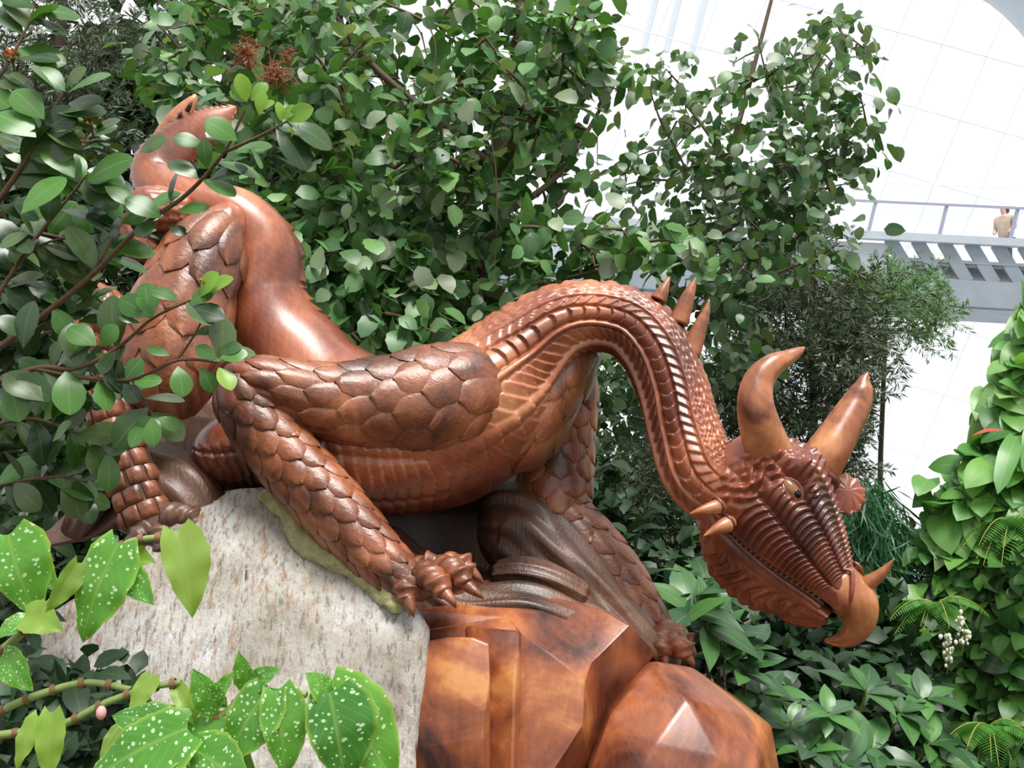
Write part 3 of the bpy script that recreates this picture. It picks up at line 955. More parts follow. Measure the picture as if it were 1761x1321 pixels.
# ---- scales cut on a limb, each a plate of its own
def scale_plates(parent, sw, m, u0, u1, rows, dth, th0, th1, ln=1.5, wd=0.62, lift=0.011, shape='tongue', jitter=0.12, skip=None):
    na, nb = 6, 6
    for i in range(rows):
        u = u0 + (u1 - u0) * i / max(1, rows - 1)
        step = (u1 - u0) / max(1, rows - 1)
        k0 = th0 + (dth * 0.5 if i % 2 else 0.0)
        th = k0
        while th <= th1:
            if skip and skip(u, th): th += dth; continue
            uc = u + rng.uniform(-1, 1) * step * jitter
            tc = math.radians(th + rng.uniform(-1, 1) * dth * 0.06)
            a = np.linspace(0, 1, na) ** 0.8
            b = np.linspace(-1, 1, nb + 1)
            A, B = np.meshgrid(a, b, indexing='ij')
            if shape == 'brick':
                wv = np.ones_like(A) * 0.93
                hh = lift * (1 - np.abs(B) ** 6 * 0.6) * (1 - np.abs(2 * A - 1) ** 6 * 0.6)
                U = uc + (A - 0.5) * step * 0.94
            else:
                wv = np.sqrt(np.clip(1 - A ** 2.3, 0, 1)) * (0.92 + 0.12 * A)
                hh = lift * (-0.15 + 1.0 * A) + lift * 0.50 * (1 - B ** 2) * np.sin(PI * np.clip(A * 0.85 + .1, 0, 1)) + lift * 0.10 * np.sin(B * 9 + 3 * A)
                U = uc - step * 0.5 + A * step * ln
            TH = tc + B * wv * math.radians(dth) * wd
            U = np.clip(U, 0.0, 1.0)
            top = sw.surf(U, TH, hh)
            n1, m1 = A.shape
            ring = [(r, 0) for r in range(n1)] + [(n1 - 1, c) for c in range(1, m1)] + [(r, m1 - 1) for r in range(n1 - 2, -1, -1)] + [(0, c) for c in range(m1 - 2, 0, -1)]
            ru = np.array([U[x] for x in ring]); rt = np.array([TH[x] for x in ring])
            low = sw.surf(ru, rt, np.full(len(ring), -0.006))
            V = np.vstack([top.reshape(-1, 3), low])
            F = grid_faces(n1, m1).tolist()
            q = n1 * m1; R = len(ring)
            for x in range(R):
                y = (x + 1) % R
                F.append([ring[x][0] * m1 + ring[x][1], ring[y][0] * m1 + ring[y][1], q + y, q + x][::-1])
            o = mk('scale', V, F, m, parent)
            o.data.set_sharp_from_angle(angle=math.radians(50))
            th += dth


def limb_relief(s, th, u):
    return 0.004 * np.sin(s * 70 + 3 * th) * np.sin(th * 5 + s * 11)


# near front leg
thigh = Sweep([(862, 668, 4.03, 50, 50), (815, 672, 3.98, 82, 70), (740, 690, 3.93, 92, 78), (650, 696, 3.88, 78, 70), (560, 690, 3.82, 62, 60), (480, 668, 3.77, 48, 48), (425, 655, 3.75, 38, 40), (396, 645, 3.75, 20, 22)], ref=(0, -1, 0.15))
tg = thigh.build('thigh', M['scale'], dr, 90, nt=40, relief=limb_relief, cap0=.08, cap1=.05)
scale_plates(tg, thigh, M['scale'], 0.10, 0.93, 9, 40, -10, 215, ln=1.8, wd=0.66, lift=0.017)
fore = Sweep([(402, 640, 3.76, 20, 26), (412, 668, 3.75, 44, 44), (440, 722, 3.75, 50, 50), (500, 795, 3.74, 53, 50), (570, 872, 3.71, 52, 48), (636, 942, 3.68, 44, 42), (686, 992, 3.66, 36, 36), (720, 1010, 3.66, 26, 30)], ref=(0, -1, 0.1))
fo = fore.build('forearm', M['scale'], dr, 90, nt=40, relief=limb_relief, cap0=.04, cap1=.04)
scale_plates(fo, fore, M['scale'], 0.05, 0.90, 13, 50, -30, 215, ln=1.8, wd=0.62, lift=0.015)
# knee knob
Sweep([(392, 628, 3.75, 8), (400, 640, 3.74, 20), (418, 668, 3.73, 30), (430, 690, 3.73, 18)]).build('knee', M['scale'], dr, 24, nt=20, cap0=.02, cap1=.02)


def toe(pts, claw, m=M['scale'], kn=0.35):
    sw = Sweep(pts)
    o = sw.build('toe', m, dr, 40, nt=20, cap0=.02, cap1=.012, relief=lambda s, th, u: 0.020 * np.maximum(0, np.sin(u * 3.2 * PI)) ** 3 * np.maximum(0, np.cos(th - 0.6 + 2.4 * np.sin(u * 9))) ** 2 + 0.004 * np.sin(s * 160 + 2 * th))
    Sweep(claw).build('claw', m, o, 14, nt=12)
    return o


Sweep([(668, 980, 3.68, 34, 36), (712, 998, 3.66, 34, 44), (760, 1000, 3.68, 26, 44), (790, 1005, 3.72, 18, 36)]).build('palm', M['scale'], dr, 40, nt=30, cap0=.03, cap1=.03,
        relief=lambda s, th, u: 0.008 * np.sin(s * 90) * np.cos(2 * th + s * 20))
toe([(690, 990, 3.64, 24), (698, 1015, 3.60, 22), (704, 1036, 3.575, 15)], [(703, 1030, 3.575, 12), (708, 1050, 3.555, 7), (712, 1062, 3.555, 1)])
toe([(718, 985, 3.64, 22), (742, 994, 3.585, 24), (768, 1022, 3.55, 15)], [(762, 1016, 3.555, 12), (778, 1034, 3.53, 7), (784, 1046, 3.53, 1)])
toe([(745, 980, 3.66, 20), (778, 980, 3.61, 22), (806, 1008, 3.58, 14)], [(800, 1004, 3.585, 12), (820, 1020, 3.56, 7), (832, 1030, 3.56, 1)])
toe([(735, 985, 3.72, 18), (780, 968, 3.70, 18), (816, 985, 3.69, 12)], [(808, 980, 3.69, 11), (822, 994, 3.68, 7), (832, 1004, 3.68, 1)])
toe([(690, 992, 3.70, 18), (730, 972, 3.66, 17), (760, 965, 3.66, 12)], [(754, 964, 3.66, 10), (768, 960, 3.65, 6), (776, 966, 3.65, 1)])

# far front leg
fleg = Sweep([(985, 600, 4.36, 40, 50), (972, 660, 4.40, 56, 56), (958, 740, 4.42, 62, 60), (955, 820, 4.42, 62, 58), (962, 890, 4.40, 56, 54), (1010, 940, 4.36, 52, 50), (1062, 1000, 4.31, 47, 45), (1105, 1062, 4.25, 38, 38), (1132, 1110, 4.20, 30, 32)])
fl_ = fleg.build('far_leg', M['scale'], dr, 110, nt=40, relief=limb_relief, cap0=.04, cap1=.03)
scale_plates(fl_, fleg, M['scale'], 0.10, 0.95, 15, 48, -60, 190, ln=1.75, wd=0.62, lift=0.015)
Sweep([(1125, 1085, 4.18, 28), (1150, 1105, 4.14, 34, 36), (1170, 1122, 4.12, 24, 32)]).build('far_palm', M['scale'], dr, 30, nt=24, cap0=.03, cap1=.03, relief=lambda s, th, u: 0.006 * np.sin(s * 90) * np.cos(2 * th))
toe([(1135, 1090, 4.12, 20), (1140, 1115, 4.08, 18), (1142, 1132, 4.07, 12)], [(1142, 1128, 4.07, 10), (1144, 1142, 4.06, 6), (1146, 1150, 4.06, 1)])
toe([(1150, 1095, 4.12, 20), (1170, 1112, 4.07, 19), (1184, 1132, 4.06, 12)], [(1180, 1126, 4.06, 10), (1190, 1140, 4.05, 6), (1194, 1148, 4.05, 1)])
toe([(1145, 1085, 4.16, 18), (1168, 1092, 4.14, 17), (1186, 1112, 4.12, 11)], [(1182, 1106, 4.12, 9), (1192, 1122, 4.11, 6), (1195, 1132, 4.11, 1)])
# shoulder feathers of the far side seen under the neck
shf = Sweep([(1030, 588, 4.22, 24, 40), (985, 620, 4.22, 50, 70), (935, 690, 4.2, 60, 90), (890, 760, 4.18, 60, 90), (860, 800, 4.18, 30, 60)])
so = shf.build('breast', M['body'], dr, 50, nt=40, cap0=.05, cap1=.05, relief=lambda s, th, u: 0.010 * (fr(s / 0.05 + th * 0.9) - 0.5))
scale_plates(so, shf, M['scale'], 0.15, 0.72, 4, 46, 20, 130, ln=1.9, wd=0.6, lift=0.012)

# haunch hanging on the left with broad scales
hn = Sweep([(405, 372, 4.12, 30, 40), (362, 425, 4.05, 64, 56), (322, 510, 4.0, 80, 66), (298, 590, 3.97, 92, 74), (292, 650, 3.96, 86, 72), (300, 700, 3.97, 52, 50), (306, 722, 3.98, 20, 20)])
ho = hn.build('haunch', M['body'], dr, 80, nt=48, relief=limb_relief, cap1=.05)
scale_plates(ho, hn, M['scale'], 0.14, 0.90, 7, 44, 0, 190, ln=1.8, wd=0.64, lift=0.022)
# hind leg
ht = Sweep([(310, 640, 3.98, 62, 50), (240, 602, 3.95, 58, 48), (185, 545, 3.92, 42, 40), (166, 508, 3.92, 26, 28), (160, 492, 3.92, 8, 8)])
hto = ht.build('hind_thigh', M['scale'], dr, 50, nt=30, cap0=.03, cap1=.02, relief=limb_relief)
scale_plates(hto, ht, M['scale'], 0.2, 0.92, 6, 46, 0, 200, ln=1.8, lift=0.015)
hs = Sweep([(158, 500, 3.94, 18, 22), (162, 545, 3.92, 34, 34), (172, 620, 3.92, 36, 36), (196, 720, 3.90, 38, 36), (226, 820, 3.88, 42, 36), (258, 905, 3.86, 40, 36), (275, 945, 3.84, 26, 28)])
hso = hs.build('shin', M['darkwood'], dr, 80, nt=36, cap0=.03, cap1=.03)
scale_plates(hso, hs, M['scale'], 0.08, 0.86, 13, 44, 20, 170, lift=0.013, wd=0.47, shape='brick', jitter=0.0)
for tp, cl in (([(262, 905, 3.84, 26), (240, 930, 3.80, 24), (222, 955, 3.78, 14)], [(226, 950, 3.78, 12), (214, 966, 3.77, 6), (212, 976, 3.77, 1)]),
               ([(272, 910, 3.83, 26), (285, 945, 3.78, 24), (296, 972, 3.75, 14)], [(294, 966, 3.75, 12), (302, 984, 3.74, 6), (306, 992, 3.74, 1)]),
               ([(280, 890, 3.84, 26), (318, 890, 3.82, 22), (344, 906, 3.80, 14)], [(338, 902, 3.80, 12), (352, 914, 3.79, 6), (356, 922, 3.79, 1)])):
    toe(tp, cl, M['darkwood'])
# curled ribbed lobe behind the loop and the second tail prong
Sweep([(330, 372, 4.1, 36, 34), (262, 362, 4.06, 42, 40), (226, 385, 4.05, 36, 38), (236, 420, 4.05, 28, 30), (275, 440, 4.07, 12, 14)]).build('curled_lobe', M['body'], dr, 120, nt=60, cap0=.03, cap1=.03,
        relief=lambda s, th, u: 0.012 * (fr(th * 2.2 + s * 6) - 0.5))
pg = Sweep([(262, 300, 4.33, 26, 20), (288, 240, 4.33, 26, 18), (312, 200, 4.33, 20, 14), (332, 172, 4.33, 9, 8), (336, 162, 4.33, 2, 2)])
pgo = pg.build('tail_prong', M['horn'], dr, 40, nt=24)
for a, b in (((290, 236), (287, 222)), ((308, 206), (312, 188)), ((322, 190), (331, 172))):
    Sweep([(a[0], a[1], 4.28, 5), ((a[0] + b[0]) / 2, (a[1] + b[1]) / 2, 4.26, 4), (b[0], b[1], 4.26, 0.6)]).build('thorn', M['darkwood'], pgo, 10, nt=8)

# neck spikes
for pts in ([(1132, 516, 4.03, 15), (1141, 498, 4.03, 10), (1152, 476, 4.03, 1)],
            [(1166, 556, 4.0, 18), (1180, 518, 4.0, 13), (1189, 496, 4.0, 8), (1197, 477, 4.0, 1)],
            [(1186, 610, 3.97, 19), (1201, 570, 3.97, 14), (1212, 542, 3.97, 9), (1220, 514, 3.97, 1)]):
    Sweep(pts).build('neck_spike', M['horn'], dr, 20, nt=16)

# ---- head
HF = unit(np.array([0.588, -0.20, -0.784]))
HU = np.array([0.696, -0.50, 0.522]); HU = unit(HU - (HU @ HF) * HF)
HS = np.cross(HF, HU)
HO = P(1270, 830, 3.90)
Hl = lambda x, y, z: HO + np.multiply.outer(np.asarray(x, float), HF) + np.multiply.outer(np.asarray(y, float), HS) + np.multiply.outer(np.asarray(z, float), HU)


def smooth_interp(x, xs, ys):
    g = np.linspace(min(xs), max(xs), 600)
    v = np.interp(g, xs, ys)
    kz = np.ones(45) / 45
    v = np.convolve(np.pad(v, 22, mode='edge'), kz, 'valid')
    return np.interp(x, g, v)


HX = [-.12, -.05, .03, .10, .18, .26, .36, .45, .54]
hw = lambda x: smooth_interp(x, HX, [.09, .145, .172, .18, .18, .165, .14, .11, .085])
hzt = lambda x: smooth_interp(x, HX, [.12, .19, .240, .262, .245, .212, .165, .118, .115])
hzb = lambda x: smooth_interp(x, HX, [-.06, -.08, -.085, -.075, -.062, -.045, -.022, .0, .015])
hjd = lambda x: smooth_interp(x, HX, [.02, .06, .10, .155, .195, .21, .20, .145, .05])


def head_upper(X, PHI, relief=True):
    c, s = np.cos(PHI), np.sin(PHI)
    y = hw(X) * np.sign(c) * np.abs(c) ** 0.75
    z = hzb(X) + (hzt(X) - hzb(X)) * np.abs(s) ** 0.85
    p = np.stack([X, y, z], -1)
    if not relief: return p
    d = np.degrees(PHI)
    dd = np.where(d > 90, 180 - d, d)
    e1 = 26.0 + 0 * X
    e2 = np.interp(X, [0.1, .45], [52, 62])
    h = np.zeros_like(X)
    per = np.interp(X, [0, .25, .5], [.036, .030, .020])
    ph = X / per
    A = smoothstep(0.05, 0.13, X) * (1 - smoothstep(0.43, 0.47, X))
    for a, b, amp in ((np.zeros_like(X), e1, .013), (e1, e2, .012), (e2, np.full_like(X, 90.), .012)):
        t = np.clip((dd - a) / (b - a), 0, 1) * 2 - 1
        m_ = smoothstep(a - .1, a + 1.5, dd) * (1 - smoothstep(b - 1.5, b + .1, dd))
        arc = fr(ph + 0.75 * (1 - t ** 2))
        h += A * m_ * (amp * np.sin(PI * arc ** 1.5) - amp * .4) * (0.35 + 0.65 * np.sqrt(1 - t ** 2 * .96))
        h += A * m_ * .006 * (1 - t ** 2)
    for e in (e1, e2, np.full_like(X, 90.)):
        h += -0.012 * np.exp(-((dd - e) / 2.0) ** 2) * smoothstep(.04, .12, X) * (1 - smoothstep(.44, .5, X))
    # brow ridge, eye socket, horn collar and cheek lumps
    h += 0.050 * np.exp(-((X - .105) / .055) ** 2 - ((dd - 66) / 9) ** 2)
    h += -0.032 * np.exp(-((X - .135) / .036) ** 2 - ((dd - 50) / 6.5) ** 2)
    h += 0.018 * np.exp(-((X - .16) / .05) ** 2 - ((dd - 36) / 7) ** 2)
    h += 0.030 * np.exp(-((X + .005) / .05) ** 2 - ((dd - 60) / 14) ** 2)
    ck = np.exp(-((X - .03) / .06) ** 2 - ((dd - 28) / 24) ** 2)
    h += ck * 0.014 * np.sin(X * 150 + 2.0 * np.sin(dd * .20)) * np.sin(dd * .33 + 1 + X * 30)
    # frilled lumps on the cheek and temple
    lum = smoothstep(-.09, -.03, X) * (1 - smoothstep(.05, .12, X)) * smoothstep(6, 16, dd) * (1 - smoothstep(74, 84, dd))
    q1 = X * 26 + .5 * np.floor(dd / 13.0); q2 = dd / 13.0
    h += lum * 0.020 * np.maximum(0, np.sin(PI * fr(q1)) * np.sin(PI * fr(q2))) * (1.2 - fr(q1))
    # nostril
    h += -0.022 * np.exp(-((X - .485) / .020) ** 2 - ((dd - 58) / 5) ** 2)
    nrm = np.stack([0 * X, c * .8, s], -1)
    nrm = nrm / np.linalg.norm(nrm, axis=-1, keepdims=True)
    return p + nrm * h[..., None]


def head_obj(name, fn, x0, x1, nx, nphi, m, parent=dr):
    x = np.linspace(x0, x1, nx); ph = np.linspace(0, PI, nphi)
    X, PH = np.meshgrid(x, ph, indexing='ij')
    p = fn(X, PH)
    q = p.reshape(-1, 3)
    V = Hl(q[:, 0], q[:, 1], q[:, 2])
    F = grid_faces(nx, nphi).tolist()
    # close underside and both ends
    for i in range(nx - 1):
        F.append([i * nphi, (i + 1) * nphi, (i + 1) * nphi + nphi - 1, i * nphi + nphi - 1])
    F.append(list(range(nphi)))
    F.append([(nx - 1) * nphi + k for k in range(nphi)][::-1])
    return mk(name, V, F, m, parent)


head_o = head_obj('head', head_upper, -.12, .53, 260, 260, M['head'])


def jaw(X, PHI):
    c, s = np.cos(PHI), np.sin(PHI)
    w = hw(X) * .90
    z0 = hzb(X) - np.interp(X, [0, .08, .3, .5], [.0, .012, .030, .034])
    y = w * np.sign(c) * np.abs(c) ** .8
    z = z0 - hjd(X) * np.abs(s) ** .8
    d = np.degrees(PHI); dd = np.where(d > 90, 180 - d, d)
    h = .011 * np.sin(X * 132 - dd * .05 + 2.2 * np.sin(dd * .11 + X * 13)) * (.45 + .55 * np.sin(X * 37 + dd * .06) ** 2) * smoothstep(8, 20, dd) * smoothstep(.0, .08, X) * (1 - smoothstep(.46, .52, X))
    h += .012 * np.exp(-((dd - 5) / 5) ** 2) * smoothstep(.02, .1, X)
    n = np.stack([0 * X, c, -s], -1)
    return np.stack([X, y, z], -1) + n * h[..., None]


def jaw_obj():
    nx, nphi = 200, 140
    X, PH = np.meshgrid(np.linspace(-.12, .535, nx), np.linspace(0, PI, nphi), indexing='ij')
    q = jaw(X, PH).reshape(-1, 3)
    V = Hl(q[:, 0], q[:, 1], q[:, 2])
    F = [f[::-1] for f in grid_faces(nx, nphi).tolist()]
    for i in range(nx - 1):
        F.append([i * nphi, (i + 1) * nphi, (i + 1) * nphi + nphi - 1, i * nphi + nphi - 1][::-1])
    F.append(list(range(nphi))[::-1]); F.append([(nx - 1) * nphi + k for k in range(nphi)])
    return mk('lower_jaw', V, F, M['head'], dr)


jaw_o = jaw_obj()


def HW(pts, **kw):
    return Sweep([list(Hl(a, b, c)) + [r, (rest[0] if rest else r)] for a, b, c, r, *rest in pts], ref=HS, world=True, **kw)


# lips, gum and teeth on both sides
for sgn in (1, -1):
    xs = np.linspace(.06, .50, 12)
    HW([(x, sgn * (hw(x) * .90 + .004), hzb(x) - np.interp(x, [0, .08, .3, .5], [.0, .012, .030, .034]) + .002, .009) for x in xs]).build('lip', M['head'], jaw_o, 60, nt=12, cap0=.01, cap1=.01)
    HW([(x, sgn * (hw(x) * .86), hzb(x) - np.interp(x, [0, .08, .3, .5], [.0, .006, .016, .018]), .012) for x in xs]).build('gum', M['mouth'], jaw_o, 60, nt=10, cap0=.01, cap1=.01)
    for x in np.linspace(.10, .47, 20):
        z = hzb(x); y = sgn * (hw(x) * .93)
        HW([(x, y, z + .006, .007), (x, y, z - .010, .005), (x + .003, y * .99, z - .022, .0006)]).build('tooth', M['tooth'], head_o, 6, nt=7)
# beak
bk = HW([(.44, 0, .052, .068, .095), (.50, 0, .055, .074, .092), (.555, 0, .050, .080, .082), (.605, 0, .020, .062, .060), (.630, 0, -.030, .040, .038), (.622, 0, -.080, .022, .022), (.598, 0, -.122, .003, .003)])
bk.build('beak', M['horn'], dr, 60, nt=40, cap0=.03, relief=lambda s, th, u: 0.003 * np.sin(4 * th))
HW([(.525, .0, .10, .030), (.530, .0, .15, .024), (.528, .0, .20, .016), (.515, .0, .255, .002)]).build('nose_horn', M['horn'], dr, 26, nt=18)
# nostril rims
for sgn in (1, -1):
    HW([(.44, sgn * .060, .112, .003), (.465, sgn * .050, .128, .007), (.495, sgn * .066, .112, .009), (.525, sgn * .080, .085, .007), (.555, sgn * .080, .05, .003)]).build('nostril_rim', M['head'], head_o, 30, nt=12, cap0=.01, cap1=.01)
# eyes and lids
for sgn in (1, -1):
    ph = math.radians(50) if sgn > 0 else PI - math.radians(50)
    c = head_upper(np.array([.140]), np.array([ph]))[0]
    n = np.array([0, sgn * .72, .69])
    c = c + n * .006
    ew = Hl(*c)
    fx = HF * 1.0
    nn_ = HS * n[1] + HU * n[2]
    tx = np.cross(nn_, fx)
    uu, vv = np.meshgrid(np.linspace(0, PI, 14), np.linspace(0, 2 * PI, 24, endpoint=False), indexing='ij')
    E = ew + (np.cos(uu) * .024)[..., None] * nn_ + (np.sin(uu) * np.cos(vv) * .046)[..., None] * fx + (np.sin(uu) * np.sin(vv) * .026)[..., None] * tx
    eo = mk('eyeball', E.reshape(-1, 3), grid_faces(14, 24, True), M['eye'], head_o)
    pc = ew + fx * .017 + nn_ * .004
    Pp = pc + (np.cos(uu) * .021)[..., None] * nn_ + (np.sin(uu) * np.cos(vv) * .024)[..., None] * fx + (np.sin(uu) * np.sin(vv) * .017)[..., None] * tx
    mk('pupil', Pp.reshape(-1, 3), grid_faces(14, 24, True), M['pupil'], head_o)
    for q, (rr, sd) in enumerate(((.012, 1), (.009, -1))):
        a = np.linspace(-1.0, 1.0, 9)
        pts = [ew + fx * (.052 * k) + tx * (sd * sgn * .028 * math.cos(k * PI / 2) * 1.0) + nn_ * (.010 * math.cos(k * PI / 2)) for k in a]
        Sweep([list(p) + [rr * (0.35 + .65 * math.cos(k * PI / 2 * .9))] for p, k in zip(pts, a)], ref=nn_, world=True).build('eyelid', M['head'], head_o, 24, nt=10)
    # ribbed brow over the eye
    bx = np.linspace(-.055, .075, 8)
    bp_ = [ew + fx * k + tx * (sgn * (.046 + .010 * math.sin((k + .05) * 20))) + nn_ * (.012 - 3.0 * (k - .0) ** 2) for k in bx]
    Sweep([list(p) + [.024 * math.sqrt(max(.04, 1 - ((k - .01) / .075) ** 2))] for p, k in zip(bp_, bx)], ref=nn_, world=True).build('brow', M['head'], head_o, 70, nt=20, cap0=.01, cap1=.01, relief=lambda s, th, u: .004 * np.sin(s * 330))
    # folds under and over the eye
    for q in range(3):
        off = .042 + .015 * q
        pts = [ew + fx * (.058 * k - .004 * q) + tx * (-sgn * off * math.cos(k * PI / 2 * .8)) - nn_ * (.006 + .006 * q) for k in np.linspace(-1, 1, 7)]
        Sweep([list(p) + [.005] for p in pts], ref=nn_, world=True).build('eye_fold', M['head'], head_o, 20, nt=8)
# ear frill, one each side
for sgn in (1, -1):
    if sgn > 0: continue
    c0 = np.array([.25, -.185, .205])
    V, F = [], []
    R, A_ = 10, 40
    for side in (0, 1):
        for i in range(R):
            for j in range(A_):
                a = j / A_ * 2 * PI
                r = (i / (R - 1)) * (.072 + .006 * math.cos(a * 11))
                h = (.020 * (1 - (i / (R - 1)) ** 2) + .004 * math.cos(a * 11) * (i / (R - 1))) * (1 if side == 0 else -1)
                V.append(c0 + np.array([math.cos(a) * r * 1.05, -abs(r) * .10 + math.sin(a) * r * -.55 - .02, math.sin(a) * r * .80 + h]))
    for side in (0, 1):
        for f in grid_faces(R, A_, True):
            f = f + side * R * A_
            F.append(list(f) if side == 0 else list(f[::-1]))
    for j in range(A_):
        a, b = (R - 1) * A_ + j, (R - 1) * A_ + (j + 1) % A_
        F.append([a, b, b + R * A_, a + R * A_])
    V = np.array(V)
    mk('ear_frill', Hl(V[:, 0], V[:, 1], V[:, 2]), F, M['head'], dr)
# cheek spikes with sockets
for (bx, by, tx_, ty_, r) in ((1232, 872, 1186, 884, 13), (1250, 902, 1210, 922, 14)):
    Y = 3.70
    s1 = Sweep([(bx + 4, by - 3, Y + .03, r * .9), (bx, by, Y, r), ((bx + tx_) / 2, (by + ty_) / 2 - 1, Y - .02, r * .62), (tx_, ty_, Y - .03, 1)], ref=(0, -0.6, 0.8))
    so_ = s1.build('cheek_spike', M['horn'], dr, 24, nt=18)
    a = np.linspace(0, 2 * PI, 13)
    cc = P(bx + 2, by - 2, Y + .01); d_ = unit(P(tx_, ty_, Y - .03) - cc); e_ = unit(np.cross(d_, [0, 1, 0])); f_ = np.cross(d_, e_)
    rr = r * Y / FPX * 1.02
    tubes('socket', M['head'], so_, [(np.array([cc + e_ * rr * math.cos(k) + f_ * rr * math.sin(k) for k in a]), .008, .008)], 8)
# horns with collars
for pts in ([(1332, 806, 3.83, 44), (1314, 755, 3.75, 38), (1300, 700, 3.71, 32), (1304, 658, 3.72, 27), (1326, 630, 3.73, 21), (1354, 615, 3.75, 14), (1374, 604, 3.76, 8), (1384, 597, 3.77, 1)],
            [(1392, 824, 3.90, 42), (1420, 782, 3.88, 37), (1448, 738, 3.90, 32), (1470, 700, 3.92, 27), (1482, 672, 3.92, 20), (1486, 655, 3.92, 11), (1493, 640, 3.92, 1.5)]):
    hsw = Sweep(pts)
    hobj = hsw.build('horn', M['horn'], dr, 60, nt=32, relief=lambda s, th, u: 0.002 * np.sin(5 * th + s * 8) * (1 - u))
    uc = .155
    a = np.linspace(0, 2 * PI, 25)
    cw = hsw.surf(np.full(25, uc - .05) + 0.05 * np.sin(a + 1) + .012 * np.sin(3 * a), a, -0.004 + .005 * np.sin(2 * a))
    cw[-1] = cw[0]
    tubes('horn_collar', M['head'], hobj, [(cw, .021, .021)], 8)
# chin tuft
HW([(.40, 0, -.185, .02), (.46, 0, -.155, .032), (.52, 0, -.095, .030), (.545, 0, -.06, .010)]).build('chin', M['head'], jaw_o, 30, nt=20, cap0=.02, relief=lambda s, th, u: .004 * np.sin(5 * th))

# ================================================================== PLANTS
LM = {}
LM['ficus'] = leaf_mesh('poplar_leaf', M['l_ficus'], shape='round', W=0.74, nt=7, nc=2, fold=0.25, droop=0.18, serr=0.22, nserr=3.5)
LM['airy'] = leaf_mesh('airy_leaf', M['l_airy'], shape='round', W=0.66, nt=5, nc=2, fold=0.25, droop=0.18)
LM['obov'] = leaf_mesh('obovate_leaf', M['l_shrub'], shape='obovate', W=0.66, nt=8, nc=4, fold=0.15, droop=0.12)
LM['obov_dark'] = leaf_mesh('obovate_leaf_dark', M['l_dark'], shape='obovate', W=0.64, nt=6, nc=4, fold=0.18, droop=0.12)
LM['obov_new'] = leaf_mesh('obovate_leaf_new', M['l_new'], shape='obovate', W=0.62, nt=8, nc=4, fold=0.35, droop=0.06)
LM['beg'] = leaf_mesh('begonia_leaf', M['l_begonia'], shape='wing', W=0.56, nt=12, nc=6, fold=0.30, droop=0.20, wavy=0.05, asym=0.18, serr=0.10, nserr=6)
LM['beg_big'] = leaf_mesh('begonia_leaf_broad', M['l_begonia'], shape='wing', W=0.74, nt=12, nc=6, fold=0.26, droop=0.24, wavy=0.05, asym=0.20, serr=0.08, nserr=6)
LM['beg_pale'] = leaf_mesh('begonia_leaf_back', M['l_begonia_back'], shape='wing', W=0.46, nt=12, nc=6, fold=0.5, droop=0.2, wavy=0.06, asym=0.15, serr=0.10, nserr=6)
LM['whorl'] = leaf_mesh('whorl_leaf', M['l_whorl'], shape='lance', W=0.46, nt=6, nc=4, fold=0.3, droop=0.22)
LM['heart'] = leaf_mesh('heart_leaf', M['l_wall'], shape='heart', W=0.80, nt=6, nc=4, fold=0.22, droop=0.22)
LM['heart_light'] = leaf_mesh('heart_leaf_light', M['l_wall_light'], shape='heart', W=0.72, nt=6, nc=4, fold=0.22, droop=0.25, wavy=0.03)
LM['strap'] = leaf_mesh('strap_leaf', M['l_wall_light'], shape='strap', W=0.24, nt=9, nc=2, fold=0.35, droop=0.35, wavy=0.02)
LM['creep'] = leaf_mesh('creeper_leaf', M['l_wall'], shape='ovate', W=0.68, nt=5, nc=2, fold=0.25, droop=0.2)
T_FIC = leaf_arrays('round', W=0.72, nt=4, nc=2, fold=0.25, droop=0.18)
T_LOW = leaf_arrays('ovate', W=0.62, nt=3, nc=2, fold=0.3, droop=0.2)
T_NEED = leaf_arrays('lance', W=0.16, nt=2, nc=1, fold=0.0, droop=0.10)
T_WEEP = leaf_arrays('lance', W=0.05, nt=5, nc=1, fold=0.0, droop=0.35)


def gnd(px, py, Y):
    p = P(px, py, Y)
    return np.array([p[0], Y, 0.0])


def with_root(pts_px, Y, n_per=6):
    q = path_px(pts_px, n_per)
    b = q[0].copy(); b[2] = 0
    return np.vstack([catmull([b, b * .5 + q[0] * .5 + rv(.05) * np.array([1, 1, 0]), q[0]], 5)[:-1], q])


# ---- broad-leaved tree behind the dragon
tr = [(with_root([(800, 720, 6.9), (835, 500, 6.9), (850, 290, 6.9), (885, 120, 6.8), (905, -60, 6.8)], 6.9), .085, .035),
      (path_px([(852, 285, 6.9), (905, 232, 6.75), (945, 200, 6.6), (982, 142, 6.5)]), .055, .042),
      (path_px([(850, 290, 6.9), (740, 200, 6.8), (620, 90, 6.7), (540, -40, 6.6)]), .035, .012),
      (path_px([(838, 470, 6.9), (700, 380, 6.6), (560, 350, 6.4), (440, 300, 6.3)]), .030, .008),
      (path_px([(845, 380, 6.9), (960, 300, 7.0), (1060, 140, 7.2)]), .028, .01),
      (path_px([(825, 560, 6.9), (920, 500, 6.6), (1010, 470, 6.4), (1110, 452, 6.3)]), .016, .008),
      (path_px([(820, 560, 6.9), (690, 520, 6.6), (590, 480, 6.4), (520, 470, 6.3)]), .022, .008)]
at = ell(700, 130, 330, 170, 5.6, 8, 150) + ell(600, 330, 230, 160, 5.6, 7.6, 120) + ell(770, 420, 200, 140, 5.7, 7.6, 80) + ell(960, 90, 120, 120, 5.9, 7.6, 42) + ell(600, 500, 150, 90, 5.6, 7, 50) + ell(730, 550, 200, 60, 5.6, 7, 50) + ell(930, 280, 100, 120, 5.9, 7.4, 22) + ell(390, 90, 160, 120, 6.2, 8, 56) + ell(980, 440, 120, 60, 5.8, 7, 12) + ell(1100, 440, 120, 50, 5.8, 6.8, 16)
